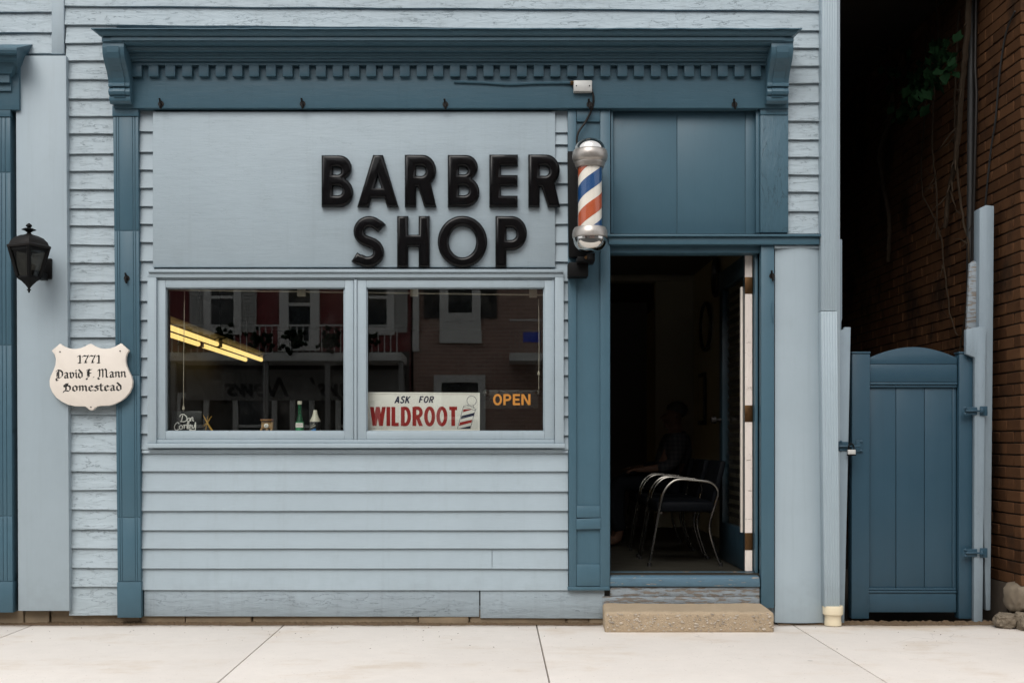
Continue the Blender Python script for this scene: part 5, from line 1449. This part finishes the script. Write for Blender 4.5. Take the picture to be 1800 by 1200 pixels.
for s_ in (-1, 1):
    b0 = len(V3)
    V3 += [(mx - .06, my + s_ * .10, .845, .100), (mx - .24, my + s_ * .12, .835, .086), (mx - .42, my + s_ * .12, .815, .072), (mx - .44, my + s_ * .12, .62, .066), (mx - .41, my + s_ * .12, .42, .056)]
    E3 += [(0, b0)] + [(b0 + i, b0 + i + 1) for i in range(4)]
skin_mesh('trousers', V3, E3, M['trousers'], man)
hb = MB().blob((mx + .06, my, 1.40), .088, .085, .075, 5, .03, 2); hb.build('hair', M['hair'], man, smooth=True)

# pictures and clock on the side wall
def wall_oval(py, px, ry, rz, name, label, m, cat):
    x = 1.93
    d = x * S * D / (px - PX0); y = d - D; z = ZC + (PY0 - py) * d / (S * D)
    o = thing(name, label, cat, (x, y, z))
    b = MB(); n = 28
    ring = [(x - .03, y + ry * math.cos(2 * math.pi * i / n), z + rz * math.sin(2 * math.pi * i / n)) for i in range(n + 1)]
    b.tube(ring, .018, 6); b.build('frame', M['black'], o, smooth=True)
    f = MB(); vs = [(x - .022, p[1], p[2]) for p in ring[:-1]] + [(x - .002, p[1], p[2]) for p in ring[:-1]]
    f.add(vs, [tuple(range(n)), tuple(range(2 * n - 1, n - 1, -1))] + [(i, (i + 1) % n, n + (i + 1) % n, n + i) for i in range(n)]); f.build('face', m, o)
wall_oval(574, 1246, .24, .21, 'wall_clock', 'round dark clock on the shop side wall behind the door', M['intwall'], 'clock')
wall_oval(487, 1264, .12, .16, 'wall_mirror', 'small dark oval mirror high on the wall by the door edge', M['chrome'], 'mirror')
fr_ = thing('picture_frame', 'tall narrow dark picture frame on the wall above the seated man', 'picture frame', (1.93, 3.4, 1.3))
MB().box(1.905, 1.929, 3.30, 3.62, 1.30, 1.78).build('frame', M['black'], fr_, .006)
MB().box(1.902, 1.906, 3.34, 3.58, 1.34, 1.74).build('picture', M['intwall'], fr_)

# ================================================================== ACROSS THE STREET (seen in the panes and the chrome)
OPY = -16.0
SR = S * D / (D - OPY)
def ox_(px): return (px - PX0) / SR
def oz_(py): return ZC + (PY0 - py) / SR
red = thing('red_clapboard_house', 'dark red balconied house across the street, mirrored in the shop window', 'building', (-5, OPY, 0))
def rpart(name, b, m, parent=red, **kw): return b.build(name, m, parent, **kw)
rpart('wall', MB().box(-11.5, ox_(722), OPY - 6, OPY, 0, 7.6), M['farred'])
rpart('roof', MB().box(-11.8, ox_(724), OPY - 6.2, OPY + .3, 7.6, 7.85), M['fargrey'])
rpart('ground_floor', MB().box(-11.45, ox_(720), OPY, OPY + .06, 0, oz_(618)), M['farshade'])  # dark tone stands for the shade below the balcony
def far_window(root, x0, x1, z0, z1, trim=.16, sh=None, shm=None, y=OPY):
    w_ = MB()
    w_.box(x0 - trim, x0, y, y + .09, z0 - trim, z1 + trim); w_.box(x1, x1 + trim, y, y + .09, z0 - trim, z1 + trim)
    w_.box(x0, x1, y, y + .088, z1, z1 + trim); w_.box(x0, x1, y, y + .088, z0 - trim, z0); w_.box(x0, x1, y, y + .06, (z0 + z1) / 2 - .03, (z0 + z1) / 2 + .03)
    wo_ = w_.build('window', M['farwhite'], root)
    MB().box(x0, x1, y + .005, y + .03, z0, z1).build('pane', M['farglass'], wo_)
    if sh:
        for a in (x0 - trim - sh, x1 + trim):
            s_ = MB().box(a, a + sh, y + .01, y + .05, z0 - .1, z1 + .1)
            so2 = s_.build('shutter', shm, root)
            sl_ = MB()
            for i in range(int((z1 - z0) / .07)): sl_.box(a + .04, a + sh - .04, y + .05, y + .075, z0 + i * .07, z0 + i * .07 + .045)
            sl_.build('louvres', shm, so2)
bz = oz_(618)
for c0, c1, sh_ in ((205, 255, .3), (372, 412, .29), (508, 546, None), (640, 680, .26)):
    far_window(red, ox_(c0), ox_(c1), oz_(600 if not sh_ else 575), oz_(470), .15 if sh_ else .18, sh_, M['farshutter'])
for c0, c1 in ((205, 255), (370, 414), (508, 548), (640, 682)):
    far_window(red, ox_(c0), ox_(c1), oz_(380), oz_(280), .14, .3, M['farwhite'])
for px in (262, 492, 726): rpart('corner_trim', MB().box(ox_(px), ox_(px + 11), OPY, OPY + .10, bz, 7.5), M['farwhite'])
BYY = OPY + 1.35
SB = S * D / (D - BYY)
bxp = lambda px: (px - PX0) / SB; bzp = lambda py: ZC + (PY0 - py) / SB
bal = rpart('balcony', MB().box(bxp(296), bxp(706), OPY, BYY, bzp(634), bzp(619)), M['farwhite'], bevel=.02)
rpart('balcony_rail', MB().box(bxp(297), bxp(705), BYY - .06, BYY - .02, bzp(573), bzp(570)), M['farwhite'], bal)
px = 300
while px < 705:
    rpart('baluster', MB().box(bxp(px), bxp(px + 1.8), BYY - .05, BYY - .03, bzp(619), bzp(572)), M['farwhite'], bal); px += 11
fo_ = MB(); q = random.Random(4)
for i in range(240):
    px_ = 330 + (i % 6) * 62 + q.gauss(0, 10); c = (bxp(px_), BYY + q.uniform(-.1, .12), bzp(598 + q.gauss(0, 9)))
    fo_.blob(c, .05, .05, .05, i, .4, 1)
fo_.build('planter_foliage', M['leaf'], bal)['kind'] = 'stuff'
for px in (298, 460, 570, 700): rpart('porch_post', MB().box(bxp(px), bxp(px + 8), BYY - .2, BYY - .08, 0, bzp(634.5)), M['fargrey'], bal)
for c0, c1 in ((320, 360), (420, 480), (520, 545), (600, 660)): far_window(red, ox_(c0), ox_(c1), .9, oz_(700), .1, y=OPY + .06)
rpart('sign_fascia', MB().box(ox_(330), ox_(712), OPY + .06, OPY + .16, oz_(704), oz_(650)), M['fargrey'])
def far_text(body, x, z, size):
    cu = bpy.data.curves.new('t', 'FONT'); cu.body = body; cu.size = size; cu.shear = .45; cu.extrude = .004; cu.offset = .012
    tmp = bpy.data.objects.new('t', cu); col.objects.link(tmp)
    me = bpy.data.meshes.new_from_object(tmp.evaluated_get(bpy.context.evaluated_depsgraph_get()))
    bpy.data.objects.remove(tmp); bpy.data.curves.remove(cu)
    for v in me.vertices: v.co = (x - v.co.x, OPY + .166 + v.co.z, z + v.co.y)
    me.flip_normals()
    me.materials.clear()
    link('sign_lettering', me, M['black'], red)
far_text('News', ox_(512), oz_(696), .52); far_text("ays'", ox_(622), oz_(696), .50)

brk = thing('far_brick_house', 'brown brick house with black shutters across the street, mirrored in the pane', 'building', (1, OPY, 0))
MB().box(ox_(727), 8.5, OPY - 6, OPY - .02, 0, 8.6).build('wall', M['farbrick'], brk)
MB().box(ox_(725), 8.7, OPY - 6.1, OPY + .35, 8.6, 8.9).build('roof', M['farwhite'], brk)
for c0 in (776, 1010, 1250):
    far_window(brk, ox_(c0 + 12), ox_(c0 + 54), oz_(550), oz_(440), .17, .32, M['farblack'], OPY - .02)
    MB().box(ox_(c0 - 3), ox_(c0 + 70), OPY - .02, OPY + .06, oz_(603), oz_(563)).build('window_apron', M['farwhite'], brk)
    far_window(brk, ox_(c0 + 5), ox_(c0 + 60), 3.0 + 2.9, 3.0 + 4.3, .15, .3, M['farblack'], OPY - .02)
    far_window(brk, ox_(c0), ox_(c0 + 64), .9, oz_(672), .15, y=OPY - .02)
MB().box(ox_(895), ox_(990), OPY - .02, OPY + 1.1, oz_(640), oz_(627)).build('balcony', M['farwhite'], brk)
for i in range(14): MB().box(ox_(897 + i * 7), ox_(898 + i * 7), OPY + 1.0, OPY + 1.03, oz_(628), oz_(572)).build('baluster', M['fargrey'], brk)
MB().box(ox_(895), ox_(990), OPY + .99, OPY + 1.04, oz_(573), oz_(570)).build('balcony_rail', M['farwhite'], brk)
MB().box(ox_(918), ox_(946), OPY + 1.05, OPY + 1.07, oz_(609), oz_(592)).build('banner', M['farblue'], brk)
oth = thing('far_grey_terrace', 'plain grey terrace further along the opposite side of the street', 'building', (14, OPY, 0))
MB().box(8.8, 24, OPY - 6, OPY, 0, 7.0).build('wall', M['fargrey'], oth)
for i in range(6): far_window(oth, 10 + i * 2.3, 10.8 + i * 2.3, 3.6, 5.2, .12)
ot2 = thing('far_pale_terrace', 'pale rendered terrace left of the red house across the street', 'building', (-18, OPY, 0))
MB().box(-26, -11.9, OPY - 6, OPY, 0, 6.6).build('wall', M['farwhite'], ot2)
for i in range(6): far_window(ot2, -25 + i * 2.2, -24.2 + i * 2.2, 3.4, 5.0, .1, .3, M['farblack'])

# ================================================================== LITTER ALONG THE WALL FOOT
db = MB(); q = random.Random(12)
for i in range(900):
    t = q.random()
    x = q.uniform(-3.2, 3.2)
    if X(1058) < x < X(1365): continue
    y = .035 - abs(q.gauss(0, .035)) if q.random() < .85 else -q.random() ** 2 * .9
    s_ = q.uniform(.002, .0065); a = q.uniform(0, 6.3)
    c, s2 = math.cos(a) * s_, math.sin(a) * s_
    z = .0035 + q.random() * .002
    vs = [(x - c, y - s2, z), (x + s2 * .5, y - c * .5, z + q.uniform(0, .003)), (x + c, y + s2, z + q.uniform(0, .003)), (x - s2 * .5, y + c * .5, z + q.uniform(0, .004)), (x, y, z + .004)]
    db.add(vs, [(0, 1, 4), (1, 2, 4), (2, 3, 4), (3, 0, 4), (3, 2, 1, 0)])
for x0_, x1_ in ((-3.3, X(1056)), (X(1366), 3.3)):
    nn = int((x1_ - x0_) / .012); vs = []
    for i in range(nn + 1):
        x = x0_ + (x1_ - x0_) * i / nn
        w_ = .018 + .022 * abs(math.sin(x * 3.1) * math.sin(x * 7.7 + 1)) + q.uniform(-.006, .008)
        vs += [(x, .03, .012 + q.uniform(0, .012)), (x, -.004 - w_ * .4, .006 + q.uniform(0, .005)), (x, -.012 - w_, .0012)]
    db.add(vs, [(i * 3 + k, i * 3 + k + 1, i * 3 + k + 4, i * 3 + k + 3) for i in range(nn) for k in range(2)])
tag(db.build('debris', M['dirt']), 'brown grit and leaf crumbs along the foot of the walls', 'debris', kind='stuff')
